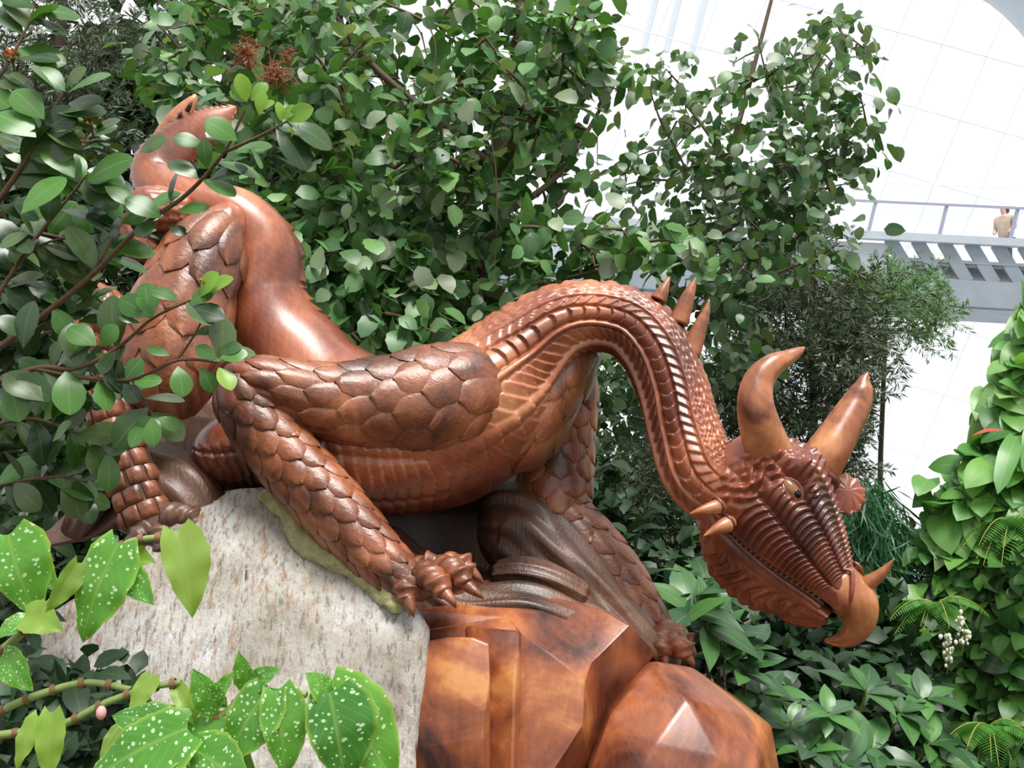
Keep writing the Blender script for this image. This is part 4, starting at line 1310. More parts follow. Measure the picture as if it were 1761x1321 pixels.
t1 = leafy_tree('broadleaf_tree', 'broad-leaved tree with a mossy cut branch filling the space behind the dragon', 'tree', gnd(800, 720, 6.9), tr, at, LM['ficus'], M['l_ficus'], T_FIC, (.08, .165), (7, 12), M['bark'], spread=.16)
mossy = tr[1][0]
tubes('mossy_sleeve', M['mossbark'], t1, [(mossy, .062, .050)], 10)
tubes('cut_end', plain('cut_wood', (0.42, 0.22, 0.12), 0.8), t1, [(np.array([mossy[-1] - unit(mossy[-1] - mossy[-2]) * .01, mossy[-1] + unit(mossy[-1] - mossy[-2]) * .015]), .046, .040)], 10)
# hanging aerial roots
hr = []
for i in range(16):
    p = P(rng.uniform(520, 1060), rng.uniform(0, 330), rng.uniform(5.8, 6.6))
    L = rng.uniform(.3, .8)
    hr.append((catmull([p, p + np.array([.03, 0, -L * .4]) + rv(.02), p + np.array([0, 0, -L]) + rv(.04)], 6), .005, .002))
tag(tubes('aerial_roots', M['bark'], t1, hr, 4), kind='stuff')

# ---- dark trees filling the depth on the left
tr = [(with_root([(360, 700, 10.5), (380, 400, 10.5), (400, 100, 10.5), (420, -80, 10.5)], 10.5), .14, .05)]
at = ell(370, 180, 300, 240, 9.3, 11.5, 125) + ell(540, 480, 310, 190, 9.3, 11.5, 150) + ell(200, 420, 260, 250, 9.3, 11.5, 100)
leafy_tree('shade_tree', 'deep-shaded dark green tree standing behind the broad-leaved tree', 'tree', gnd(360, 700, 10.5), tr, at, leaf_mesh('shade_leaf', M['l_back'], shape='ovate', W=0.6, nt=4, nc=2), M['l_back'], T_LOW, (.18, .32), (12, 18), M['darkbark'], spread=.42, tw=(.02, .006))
tr = [(with_root([(860, 800, 9.6), (880, 640, 9.6), (900, 560, 9.6)], 9.6), .06, .02)]
at = ell(780, 620, 250, 60, 8.8, 10.5, 60) + ell(1080, 760, 120, 120, 7.6, 9.6, 90) + ell(1130, 640, 110, 80, 8.2, 9.8, 45)
leafy_tree('understorey_tree', 'low dark bushy tree seen between the far leg and the neck', 'tree', gnd(860, 800, 9.6), tr, at, leaf_mesh('understorey_leaf', M['l_airy'], shape='ovate', W=0.5, nt=4, nc=2), M['l_airy'], T_LOW, (.07, .14), (12, 20), M['darkbark'], spread=.30)

# ---- airy tree in front of the bright glass
tr = [(with_root([(1128, 640, 7.6), (1150, 500, 7.6), (1205, 425, 7.6), (1250, 385, 7.6), (1254, 280, 7.6), (1290, 140, 7.6), (1332, -20, 7.6)], 7.6), .050, .012),
      (path_px([(1205, 425, 7.6), (1320, 350, 7.4), (1420, 270, 7.3), (1490, 215, 7.2)]), .014, .005),
      (path_px([(1150, 500, 7.6), (1210, 530, 7.2), (1290, 490, 7.1), (1360, 460, 7.0)]), .022, .010),
      (path_px([(1254, 280, 7.6), (1180, 180, 7.8), (1120, 130, 7.9)]), .016, .006),
      (path_px([(1290, 140, 7.6), (1370, 110, 7.5), (1450, 60, 7.4)]), .012, .004)]
at = ell(1190, 340, 150, 100, 6.8, 8.4, 46) + ell(1330, 190, 130, 140, 6.8, 8.2, 42) + ell(1410, 100, 85, 70, 6.9, 8, 16) + ell(1310, 410, 180, 60, 6.6, 8, 36) + ell(1200, 500, 110, 60, 6.6, 7.8, 18) + ell(1390, 300, 100, 90, 6.8, 8, 22) + ell(1150, 170, 60, 60, 7, 8.2, 9) + ell(1490, 215, 60, 50, 7, 7.6, 10) + ell(1290, 590, 60, 60, 7, 8, 10)
leafy_tree('airy_tree', 'sparse small-leaved tree standing out against the bright glass', 'tree', gnd(1128, 640, 7.6), tr, at, LM['airy'], M['l_airy'], T_FIC, (.07, .14), (7, 13), M['bark'], spread=.20, tw=(.008, .003), droop=.6)


# ---- needle trees
def needle_tree(name, label, loc, trunks, attr, m, bark, L=(.05, .10), per=70, spread=.16, tmpl=T_NEED, down=0.25, cap=0):
    t = empty(name, loc, label, 'tree')
    ps, ends = grow([x[0] for x in trunks], attr)
    tubes('trunk', bark, t, trunks, 8)
    tag(tubes('branches', bark, t, [(p, .010, .003) for p in ps], 4), kind='stuff')
    items = []
    for p, (e, d) in zip(ps, ends):
        for sp in range(4):
            b0 = p[rng.integers(1, len(p))] + rv(spread * .45)
            dd = unit(d + rv(.6) + np.array([0, 0, -down]))
            Ls = rng.uniform(.14, .30)
            for q in range(per // 4):
                f = rng.uniform(0, 1)
                side = unit(np.cross(dd, [0.2, -1, .3])) * (1 if q % 2 else -1)
                items.append((b0 + dd * Ls * f, unit(dd * .8 + side + rv(.25)), rv(), rng.uniform(*L)))
    stuff_leaves('needles', m, t, items, tmpl)
    return t


needle_tree('conifer', 'dark fine-needled conifer behind the two horns', gnd(1400, 720, 9.5), [(with_root([(1400, 720, 9.5), (1395, 560, 9.5), (1400, 430, 9.5)], 9.5), .05, .02)],
            ell(1370, 620, 140, 160, 8.6, 10.2, 190) + ell(1400, 480, 90, 60, 8.8, 10, 36) + ell(1260, 680, 50, 80, 8.8, 10, 26) + ell(1470, 580, 70, 80, 9, 10, 26) + ell(1480, 790, 50, 30, 9, 10, 8), M['l_needle'], M['darkbark'], per=150)
needle_tree('feathery_conifer', 'pale green feathery conifer spray below the grey walkway', gnd(1530, 560, 10.5), [(with_root([(1520, 640, 10.5), (1525, 540, 10.5), (1530, 470, 10.5)], 10.5), .03, .012)],
            ell(1545, 490, 80, 40, 10, 11, 46) + ell(1590, 540, 40, 40, 10, 11, 20), M['l_needle_green'], M['darkbark'], per=100)
needle_tree('tall_conifer', 'tall dark conifer in the upper left corner', gnd(90, 600, 9.0), [(with_root([(90, 620, 9.0), (95, 300, 9.0), (110, -60, 9.0)], 9), .08, .04)],
            ell(110, 90, 140, 150, 8.2, 9.8, 90) + ell(60, 300, 160, 160, 8.2, 9.8, 80) + ell(100, 560, 200, 170, 8.2, 9.8, 90), M['l_needle'], M['darkbark'], per=130, spread=.22)
needle_tree('fine_shrub', 'dark fine-leaved shrub under the arch of the neck', gnd(1120, 950, 7.2), [(with_root([(1120, 960, 7.2), (1120, 860, 7.2), (1110, 800, 7.2)], 7.2), .03, .012)],
            ell(1130, 870, 120, 120, 6.6, 7.8, 120) + ell(1250, 940, 110, 90, 6.6, 7.8, 60) + ell(1040, 940, 70, 90, 6.6, 7.8, 40), M['l_needle'], M['darkbark'], per=130, L=(.04, .08))


# ---- weeping dark shrub behind the beak
def weeping():
    t = empty('weeping_shrub', gnd(1460, 1100, 6.6), 'dark green weeping shrub with long trailing needles behind the beak', 'shrub')
    st = with_root([(1460, 1040, 6.6), (1465, 960, 6.6), (1470, 900, 6.6)], 6.6)
    tubes('stem', M['darkbark'], t, [(st, .03, .012)], 6)
    items = []
    for p in ell(1490, 930, 70, 90, 6.2, 7.0, 120) + ell(1440, 1080, 90, 90, 6.2, 7.0, 90) + ell(1560, 1010, 60, 60, 6.4, 7.2, 40):
        for q in range(26):
            items.append((p + rv(.05), unit(np.array([rng.normal(0, .25), rng.normal(0, .25), -1 + rng.uniform(0, .9)])), rv(), rng.uniform(.12, .26)))
    stuff_leaves('needles', M['l_weep'], t, items, T_WEEP)


weeping()

# ---- planted wall on the right
WL = [(1800, 470, 6.4), (1735, 545, 6.4), (1700, 650, 6.3), (1650, 760, 6.2), (1585, 850, 6.2), (1560, 960, 6.1), (1560, 1100, 6.0), (1560, 1340, 6.0)]
rows = []
for px, py, Y in WL:
    a = P(px + 40, py + 10, Y + .25)
    rows.append([a, a + np.array([.5, -.35, 0.0]), a + np.array([1.3, -.75, 0]), a + np.array([3.0, -.8, .1]), a + np.array([3.0, 2.0, .1]), a + np.array([.8, 1.5, 0])])
rows.append([np.array([p[0], p[1], 0.0]) for p in rows[-1]])
rows = np.array(rows)
V = rows.reshape(-1, 3)
F = grid_faces(len(rows), 6, True).tolist() + [[0, 1, 2, 3, 4, 5]]
wall = mk('wall_right', V, F, M['moss'], None)
tag(wall, 'mossy bank of the planted wall on the right', kind='structure')


def wall_pt(lo=0.0, hi=1.0):
    """a point on the planted face, and its outward direction"""
    f = rng.uniform(lo, hi) * (len(WL) - 1)
    i = int(min(f, len(WL) - 2)); q = f - i
    r = rows[i] * (1 - q) + rows[i + 1] * q
    g = rng.uniform(0, 2.0); j = int(min(g, 1)); h = g - j
    p = r[j] * (1 - h) + r[j + 1] * h
    return p + np.array([-.05, -.08, 0]) + rv(.04), unit(np.array([-.45, -.75, .35]))


def wall_plants(name, label, cat, me, lo, hi, n, L, px_rng=None, droop=.7, wm=1.0, py_rng=None, out=.12):
    items = []
    tries = 0
    while len(items) < n and tries < n * 60:
        tries += 1
        p, o = wall_pt(lo, hi)
        x, y = proj(p)
        if px_rng and not (px_rng[0] < x < px_rng[1]): continue
        if py_rng and not (py_rng[0] < y < py_rng[1]): continue
        if x > 1800 or y > 1360: continue
        items.append((p + o * rng.uniform(0, out), o))
    if not items: return
    b = items[0][0]
    t = empty(name, (np.mean([i[0][0] for i in items]), np.mean([i[0][1] for i in items]) + .1, 0), label, cat)
    st = []
    for p, o in items:
        l = rng.uniform(*L)
        d = unit(o * .7 + np.array([0, 0, -droop]) + rv(.38))
        nn = unit(o + np.array([0, -.3, .6]) + rv(.3))
        put_leaf('leaf', me, t, p, d, nn, l, wm)
        r_ = p - o * .22 + np.array([0, .08, -.05])
        st.append((catmull([r_, (r_ + p) / 2 + np.array([0, 0, .03]), p], 3), .005, .003))
    tag(tubes('stems', M['greentwig'], t, st, 4), kind='stuff')
    return t


wall_plants('broad_climber', 'pale green climber with big drooping heart leaves at the top of the planted wall', 'climber', LM['heart_light'], 0.0, 0.36, 90, (.16, .32))
wall_plants('heart_climber', 'glossy heart-leaved climber on the bulging middle of the planted wall', 'climber', LM['heart'], 0.34, 0.66, 170, (.13, .26))
wall_plants('strap_fern', 'long strap-leaved fern hanging from the planted wall near the red leaf', 'fern', LM['strap'], 0.12, 0.60, 46, (.30, .52), px_rng=(1640, 1800), droop=1.1)
iv = wall_plants('creeping_ivy', 'dense small-leaved creeper covering the foot of the planted wall', 'creeper', LM['creep'], 0.55, 0.98, 300, (.09, .17))
wall_plants('dark_creeper', 'dark small-leaved creeper below the cream flower spikes', 'creeper', leaf_mesh('dark_creeper_leaf', M['l_dark'], shape='heart', W=0.8, nt=5, nc=2), 0.62, 0.98, 150, (.09, .16), out=.03)


its = []
for k in range(3800):
    f = rng.uniform(0, .999) * (len(rows) - 2); i = int(f); q = f - i
    r = rows[i] * (1 - q) + rows[i + 1] * q
    gg = rng.uniform(0, 3); j = int(min(gg, 2)); h = gg - j
    p = r[j] * (1 - h) + r[j + 1] * h + np.array([-.03, -.05, .02]) + rv(.04)
    its.append((p, unit(np.array([-.3, -.5, -.7]) + rv(.45)), unit(np.array([-.3, -.7, .5]) + rv(.4)), rng.uniform(.10, .20)))
for k in range(700):
    a, b = rng.uniform(0, 1, 2)
    r = rows[0]
    p = r[1] + (r[3] - r[1]) * a + (r[5] - r[1]) * b * .8 + np.array([0, 0, .03])
    its.append((p, unit(rv() + np.array([0, -.4, .1])), unit(rv(.4) + np.array([0, 0, 1])), rng.uniform(.12, .24)))
stuff_leaves('foliage', M['l_wall'], iv, its, T_LOW)


def fern(px, py, Y, n, L, label):
    c = P(px, py, Y)
    t = empty('fern', c - np.array([0, 0, .02]), label, 'fern')
    tm = leaf_arrays('lance', W=.20, nt=2, nc=1, fold=0, droop=.1)
    for k in range(n):
        a = rng.uniform(0, 2 * PI)
        d = unit(np.array([math.cos(a) * .9 - .3, -abs(math.sin(a)) * .9 - .2, .55 + rng.uniform(-.3, .3)]))
        l = L * rng.uniform(.7, 1.1)
        s = np.linspace(0, 1, 26)[:, None]
        pts = c + d * l * s + np.array([0, 0, -1]) * l * .75 * s ** 2
        T = unit(np.gradient(pts, axis=0))
        items = []
        for i in range(1, 26):
            w = unit(np.cross(T[i], [0, 0, 1]))
            for sg in (-1, 1):
                items.append((pts[i], unit(w * sg + T[i] * .35 + np.array([0, 0, -.15])), np.array([0, 0, 1]), l * .28 * math.sin(PI * (i / 26.5) ** .7) + .01))
        o = stuff_leaves('frond', M['l_fern'], t, items, tm)
        del o['kind']
        tubes('rachis', M['greentwig'], o, [(pts, .004, .0015)], 4)


fern(1745, 900, 5.75, 16, .42, 'large bright green fern at the right edge, highest on the planted wall')
fern(1610, 1040, 5.7, 11, .30, 'small fern between the heart leaves and the cream flower spikes')
fern(1700, 1250, 5.5, 13, .32, 'low fern near the foot of the planted wall')


# cream flower spikes and red leaf
def spike(px, py, Y, label):
    p = P(px, py, Y)
    t = empty('flower_spike', p, label, 'flower')
    pts = catmull([p + np.array([.02, .12, -.12]), p + np.array([.0, .03, -.02]), p + np.array([-.03, 0, .10])], 6)
    tubes('stalk', M['greentwig'], t, [(pts, .004, .002)], 5)
    for k in range(26):
        q = pts[5 + int(k / 26 * 7)] + rv(.014)
        uu, vv = np.meshgrid(np.linspace(0, PI, 5), np.linspace(0, 2 * PI, 6, endpoint=False), indexing='ij')
        r = rng.uniform(.006, .011)
        E = q + r * np.stack([np.sin(uu) * np.cos(vv), np.sin(uu) * np.sin(vv), np.cos(uu) * 1.3], -1)
        mk('floret', E.reshape(-1, 3), grid_faces(5, 6, True), M['cream'], t)


spike(1662, 1090, 5.3, 'larger cream flower spike on the planted wall')
spike(1637, 1122, 5.3, 'smaller cream flower spike just left of and below the larger one')
rp = P(1728, 742, 5.6)
ro = put_leaf('red_leaf', leaf_mesh('red_leaf', M['redleaf'], shape='lance', W=.24, nt=7, nc=4, fold=.4, droop=.2), wall, rp, (-1, -.1, .05), (0, -.4, 1), .17)
rl_o = ro
rl_o.parent = None
rl_o.location = Vector(rp)
tag(rl_o, 'single dark red leaf on the planted wall', 'leaf')


# ---- whorled shrubs at lower right
def whorl_shrub(name, label, loc, heads, L, n, m_stem=M['twig'], base=None, sp=.9):
    t = empty(name, loc, label, 'shrub')
    st = []
    for (px, py, Y, tilt) in heads:
        c = P(px, py, Y)
        g0 = np.array([loc[0] + rng.uniform(-.15, .15), loc[1] + rng.uniform(-.1, .15), 0])
        st.append((catmull([g0, g0 * .4 + c * .6 + np.array([0, .06, -.12]), c], 8), .010, .005))
        up = unit(np.array([tilt, -.45, .85]) + rv(.15))
        e = unit(np.cross(up, [0, 1, .1])); f = np.cross(up, e)
        k = rng.integers(n[0], n[1] + 1)
        a0 = rng.uniform(0, 6)
        for q in range(k):
            a = a0 + q * 2.4
            el = .15 + .5 * (q / k)
            d = (e * math.cos(a) + f * math.sin(a)) * sp + up * el
            put_leaf('leaf', LM['whorl'], t, c - up * .03 * rng.uniform(0, 1), d, up + rv(.12), rng.uniform(*L))
    for s_ in st: tubes('stem', m_stem, t, [s_], 6)
    return t


whorl_shrub('whorl_shrub', 'bright shrub with whorled oval leaves between the far claw and the beak', gnd(1270, 1200, 4.75),
            [(1215, 1000, 4.8, -.2), (1250, 990, 4.9, .1), (1195, 1020, 4.7, -.3), (1290, 1110, 4.65, .0), (1240, 1085, 4.75, -.2), (1280, 1150, 4.6, .1), (1225, 1040, 4.75, 0), (1310, 1190, 4.7, .2), (1260, 1130, 4.7, -.1)], (.12, .22), (6, 9))
whorl_shrub('umbrella_shrub', 'shrub with umbrella-like leaf whorls right of the wooden rock', gnd(1440, 1330, 4.9),
            [(1425, 1225, 4.7, 0), (1490, 1185, 4.9, .1), (1550, 1225, 4.9, .2), (1600, 1275, 4.9, .3), (1390, 1290, 4.6, -.2), (1500, 1290, 4.7, .1), (1450, 1310, 4.6, 0), (1540, 1310, 4.7, .2), (1360, 1240, 4.8, -.1), (1590, 1200, 5.1, .2), (1630, 1310, 4.9, .3)], (.13, .24), (6, 9), M['greentwig'])
whorl_shrub('grey_leaved_shrub', 'shrub with large grey-green leaves beside the far claw', gnd(1190, 1200, 4.62),
            [(1190, 1050, 4.6, -.1), (1170, 1075, 4.55, -.4), (1215, 1070, 4.6, .3)], (.20, .28), (5, 7))
# low dark groundcover that hides the soil at lower right
gc = empty('groundcover', gnd(1400, 1300, 5.8), 'dark leafy groundcover under the shrubs at lower right', 'groundcover')
items = []
for p in ell(1370, 1150, 220, 170, 5.5, 6.4, 420) + ell(1430, 1290, 150, 90, 5.0, 5.8, 200) + ell(1180, 1010, 160, 90, 6, 7, 200) + ell(1000, 900, 120, 80, 6.5, 7.4, 100):
    for q in range(5):
        items.append((p + rv(.08), unit(rv() + np.array([0, -.3, .2])), unit(np.array([0, -.4, 1]) + rv(.4)), rng.uniform(.07, .17)))
px_, py_ = proj(np.array([i[0] for i in items]))
key = np.argsort([-i[3] / i[0][1] for i in items])
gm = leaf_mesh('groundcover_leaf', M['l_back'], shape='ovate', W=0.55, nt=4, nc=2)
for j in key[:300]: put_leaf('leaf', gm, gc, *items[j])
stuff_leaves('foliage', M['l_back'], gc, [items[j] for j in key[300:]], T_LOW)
# pale paving stone in the gap
ps = [P(1400, 1262, 5.2), P(1470, 1250, 5.5), P(1560, 1275, 5.4), P(1500, 1330, 5.0), P(1390, 1320, 5.0)]
hull('paving_stone', ps + [p - np.array([0, 0, max(0.02, p[2])]) for p in ps], plain('beige_stone', (0.50, 0.42, 0.31), .85, bump=.3, bscale=20, var=.2), None, .01)
tag(bpy.data.objects['paving_stone'], 'pale beige stone lying under the umbrella-like shrub', 'stone')

# ---- hedge closing the view behind the log and the belly
hg = empty('dark_hedge', gnd(180, 900, 5.6), 'dark shaded hedge behind the log end and the hind leg', 'hedge')
its = []
for p in ell(120, 780, 260, 190, 5.3, 6.2, 330) + ell(60, 960, 200, 90, 5.0, 5.8, 120) + ell(480, 700, 200, 120, 5.6, 6.3, 120) + ell(860, 760, 160, 90, 6, 6.8, 90):
    for q in range(7):
        its.append((p + rv(.07), unit(rv() + np.array([0, -.3, -.1])), unit(np.array([0, -.5, .8]) + rv(.4)), rng.uniform(.07, .14)))
hp = with_root([(180, 900, 5.6), (190, 780, 5.6), (200, 660, 5.6)], 5.6)
tubes('stem', M['darkbark'], hg, [(hp, .04, .02)], 7)
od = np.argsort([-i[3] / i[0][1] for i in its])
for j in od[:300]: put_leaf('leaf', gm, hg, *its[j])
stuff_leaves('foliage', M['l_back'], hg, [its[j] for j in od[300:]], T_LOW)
# ---- small russet bush in the gap beside the planted wall
rb = empty('russet_bush', gnd(1545, 960, 7.2), 'small russet bush in the gap left of the planted wall', 'bush')
rbs = with_root([(1545, 990, 7.2), (1548, 950, 7.2), (1545, 925, 7.2)], 7.2)
tubes('stem', M['darkbark'], rb, [(rbs, .015, .008)], 6)
its = [(p + rv(.04), unit(rv() + np.array([0, -.2, .3])), unit(rv() + np.array([0, -.4, .8])), rng.uniform(.05, .09)) for p in ell(1545, 945, 45, 35, 7.0, 7.4, 60) for q in range(4)]
rm = leaf_mesh('russet_leaf', leafmat('russet_leaf', [(0.16, 0.03, 0.02), (0.10, 0.05, 0.025), (0.05, 0.09, 0.03)], vein=0.1), shape='ovate', W=.5, nt=4, nc=2)
for i in its: put_leaf('leaf', rm, rb, *i)

# ---- foreground shrub on the left
fs = empty('foreground_shrub', (P(-150, 700, 2.4)[0], 2.55, 0), 'glossy shrub with paddle-shaped leaves reaching in from the left in front of the dragon', 'shrub')
BR = [
    ([(-60, 640, 2.45), (50, 560, 2.42), (150, 480, 2.4), (240, 392, 2.36), (320, 335, 2.33), (385, 262, 2.30), (420, 190, 2.28)], .0085, .003),
    ([(385, 262, 2.30), (450, 232, 2.27), (500, 205, 2.26)], .004, .002),
    ([(-60, 420, 2.35), (15, 320, 2.32), (65, 235, 2.30), (110, 158, 2.28)], .008, .003),
    ([(-60, 600, 2.40), (40, 440, 2.40), (130, 325, 2.42), (150, 300, 2.42)], .006, .002),
    ([(-60, 680, 2.42), (60, 634, 2.40), (130, 634, 2.38), (200, 600, 2.36), (262, 548, 2.34), (330, 515, 2.32)], .007, .0025),
    ([(60, 634, 2.40), (150, 650, 2.38), (230, 652, 2.36), (305, 620, 2.34), (370, 622, 2.32), (385, 620, 2.32)], .006, .002),
    ([(225, 652, 2.36), (250, 690, 2.36), (262, 716, 2.36)], .003, .0018),
    ([(305, 620, 2.34), (335, 575, 2.33), (345, 555, 2.33)], .003, .0018),
    ([(-60, 380, 2.5), (60, 400, 2.5), (150, 410, 2.5), (225, 355, 2.48)], .006, .002),
    ([(-60, 750, 2.5), (40, 720, 2.5), (120, 740, 2.48), (190, 780, 2.46)], .006, .002),
    ([(-40, 560, 2.42), (20, 470, 2.42), (75, 420, 2.45), (170, 400, 2.47)], .005, .002),
    ([(-60, 200, 2.55), (0, 130, 2.5), (40, 60, 2.5), (60, 10, 2.5)], .005, .002),
    ([(-60, 850, 2.55), (20, 830, 2.52), (100, 820, 2.5), (150, 830, 2.5)], .005, .002),
    ([(150, 480, 2.4), (200, 400, 2.44), (225, 350, 2.46)], .004, .002),
]
stem0 = np.array([P(-150, 700, 2.45)[0], 2.55, 0.0])
tops = catmull([stem0, stem0 + np.array([.02, -.03, .6]), P(-140, 700, 2.5), P(-110, 300, 2.45)], 8)
tubes('main_stem', M['twig'], fs, [(tops, .02, .012)], 8)
bw = []
for pts, r0, r1 in BR:
    q = path_px(pts, 8)
    if pts[0][0] == -60 or pts[0][0] == -40:
        j = int(np.argmin(np.linalg.norm(tops - q[0], axis=1)))
        q = np.vstack([tops[j], q])
    bw.append(q)
    tubes('branch', M['twig'], fs, [(q, r0, r1)], 7)
# leaves traced one by one: base, tip (pixels), depth, kind
FL = [(112, 157, 66, 113, 2.28, 'o'), (112, 152, 142, 116, 2.29, 'd'), (118, 158, 182, 122, 2.27, 'o'), (76, 205, 24, 152, 2.27, 'o'), (62, 236, -6, 190, 2.26, 'o'), (98, 195, 168, 166, 2.29, 'd'),
      (36, 368, 104, 302, 2.26, 'o'), (128, 306, 80, 246, 2.30, 'o'), (150, 312, 220, 268, 2.30, 'o'), (150, 236, 200, 202, 2.34, 'd'), (240, 262, 280, 236, 2.36, 'd'), (80, 218, 128, 206, 2.3, 'o'),
      (408, 242, 356, 206, 2.27, 'o'), (357, 290, 348, 242, 2.26, 'o'), (342, 308, 292, 274, 2.3, 'd'), (350, 250, 300, 234, 2.3, 'o'), (392, 248, 355, 226, 2.29, 'd'),
      (424, 176, 412, 128, 2.27, 'n'), (432, 174, 458, 143, 2.28, 'n'), (446, 198, 452, 158, 2.26, 'n'), (446, 192, 470, 176, 2.28, 'n'), (482, 208, 479, 176, 2.26, 'n'), (486, 206, 508, 182, 2.25, 'n'), (492, 208, 536, 186, 2.26, 'n'), (492, 246, 512, 212, 2.28, 'n'), (494, 240, 532, 216, 2.29, 'n'), (492, 250, 516, 226, 2.3, 'o'),
      (400, 262, 462, 246, 2.3, 'o'), (360, 308, 420, 286, 2.32, 'd'),
      (278, 376, 220, 338, 2.33, 'o'), (272, 382, 232, 402, 2.34, 'd'), (305, 364, 356, 352, 2.32, 'o'), (248, 362, 304, 328, 2.36, 'o'), (290, 390, 318, 400, 2.34, 'd'), (180, 320, 224, 345, 2.38, 'o'),
      (308, 518, 260, 494, 2.31, 'o'), (326, 522, 364, 498, 2.30, 'o'), (262, 544, 204, 513, 2.32, 'o'), (256, 540, 238, 512, 2.33, 'o'), (326, 530, 382, 542, 2.30, 'd'), (240, 556, 206, 542, 2.33, 'd'),
      (166, 594, 118, 562, 2.34, 'o'), (172, 594, 198, 563, 2.34, 'o'), (335, 575, 374, 562, 2.32, 'o'), (292, 612, 254, 597, 2.33, 'o'), (372, 618, 338, 596, 2.31, 'o'), (378, 616, 422, 606, 2.30, 'o'), (376, 606, 412, 594, 2.31, 'd'), (345, 556, 368, 530, 2.32, 'o'),
      (376, 632, 398, 668, 2.30, 'n'), (344, 632, 368, 672, 2.31, 'o'), (306, 630, 316, 678, 2.31, 'o'), (230, 660, 274, 652, 2.33, 'o'), (216, 652, 242, 618, 2.33, 'o'), (258, 716, 232, 736, 2.34, 'o'), (260, 718, 262, 764, 2.33, 'o'), (272, 718, 308, 736, 2.33, 'o'), (212, 660, 236, 690, 2.35, 'd'),
      (345, 510, 372, 470, 2.3, 'n'), (352, 505, 398, 478, 2.3, 'n'), (200, 600, 170, 640, 2.36, 'd'), (95, 690, 30, 650, 2.36, 'd'), (40, 600, 50, 520, 2.3, 'd'), (48, 580, 0, 545, 2.32, 'd'), (52, 400, 0, 420, 2.3, 'd'), (30, 410, 50, 430, 2.3, 'd'), (90, 760, 115, 725, 2.4, 'o'), (20, 660, 30, 720, 2.36, 'o'),
      (75, 690, 10, 640, 2.34, 'd')]
KM = {'o': LM['obov'], 'd': LM['obov_dark'], 'n': LM['obov_new']}
nleaf = 0
for bx, by, tx, ty, Y, kd in FL:
    b = P(bx, by, Y); d = P(tx, ty, Y - rng.uniform(-.01, .03)) - b
    L = np.linalg.norm(d)
    put_leaf('leaf', KM[kd], fs, b, d, unit(np.array([rng.normal(0, .35), -.8, .55 + rng.normal(0, .2)])), L * 1.04, rng.uniform(.9, 1.12))
    nleaf += 1
fill = []
for q in bw:
    for s in np.linspace(.25, .98, 13):
        i = s * (len(q) - 1); i0 = min(int(i), len(q) - 2)
        p = q[i0] + (q[i0 + 1] - q[i0]) * (i - i0)
        x, y = proj(p)
        if x > 215 and rng.uniform() < .72: continue
        d = unit(q[i0 + 1] - q[i0])
        side = unit(np.cross(d, [0, 1, 0])) * (1 if rng.uniform() < .5 else -1)
        fill.append((p, unit(d * .6 + side + rv(.35)), unit(np.array([0, -.6, .7]) + rv(.35)), rng.uniform(.075, .115)))
for p, d, n, L in fill[:300 - nleaf]:
    put_leaf('leaf', LM['obov'] if rng.uniform() < .35 else LM['obov_dark'], fs, p, d, n, L)

# darker shrub behind it, filling the left edge
ds = empty('dark_shrub', (P(-60, 700, 3.1)[0], 3.2, 0), 'dark shaded shrub filling the left edge behind the glossy branches', 'shrub')
dtr = [(with_root([(-40, 900, 3.2), (10, 700, 3.2), (40, 500, 3.2), (30, 280, 3.2)], 3.2), .02, .008)]
at = ell(70, 430, 130, 150, 2.75, 3.4, 55) + ell(60, 640, 130, 160, 2.75, 3.4, 60) + ell(40, 800, 110, 90, 2.75, 3.4, 36) + ell(90, 290, 120, 80, 2.8, 3.5, 26)
ps_, es_ = grow([dtr[0][0]], at)
tubes('stem', M['twig'], ds, dtr, 6)
tag(tubes('twigs', M['twig'], ds, [(p, .004, .002) for p in ps_], 4), kind='stuff')
its = []
for p, (e, d) in zip(ps_, es_):
    for q in range(7):
        its.append((p[rng.integers(1, 5)] + rv(.02), unit(d * .5 + rv(.8)), unit(np.array([0, -.5, .8]) + rv(.4)), rng.uniform(.06, .10)))
od = np.argsort([-i[3] / i[0][1] for i in its])
for j in od[:300]: put_leaf('leaf', LM['obov_dark'], ds, *its[j])
stuff_leaves('foliage', M['l_dark'], ds, [its[j] for j in od[300:]], leaf_arrays('obovate', W=.6, nt=4, nc=2, fold=.3, droop=.1))


# flower clusters on the shrub
def cluster(px, py, Y, r, m, label, n=40, wiry=False):
    c = P(px, py, Y)
    t = empty('flower_cluster', c - np.array([0, 0, .0]), label, 'flower')
    if wiry:
        pa = []
        for k in range(n):
            d = unit(rv()) * r * rng.uniform(.6, 1.2)
            pa.append((catmull([c + d * .05, c + d * .5 + rv(r * .12), c + d + rv(r * .15)], 4), .0035, .0015))
            for j in range(2):
                e = c + d * rng.uniform(.5, 1)
                pa.append((np.array([e, e + rv(r * .25)]), .0025, .001))
        tag(tubes('dry_sprays', m, t, pa, 4), kind='stuff')
        return
    tubes('stalk', M['twig'], t, [(np.array([c + np.array([0, .02, -r * 1.6]), c]), .003, .002)], 5)
    for k in range(n):
        d = unit(rv() + np.array([0, -.3, .3])) * r * rng.uniform(.4, 1)
        V0, F0, _ = leaf_arrays('ovate', W=.7, nt=2, nc=2, fold=.5)
        R = leaf_frame(d, rv())
        mk('floret', c + d * .5 + (V0 * r * .55) @ R.T, F0, m, t)


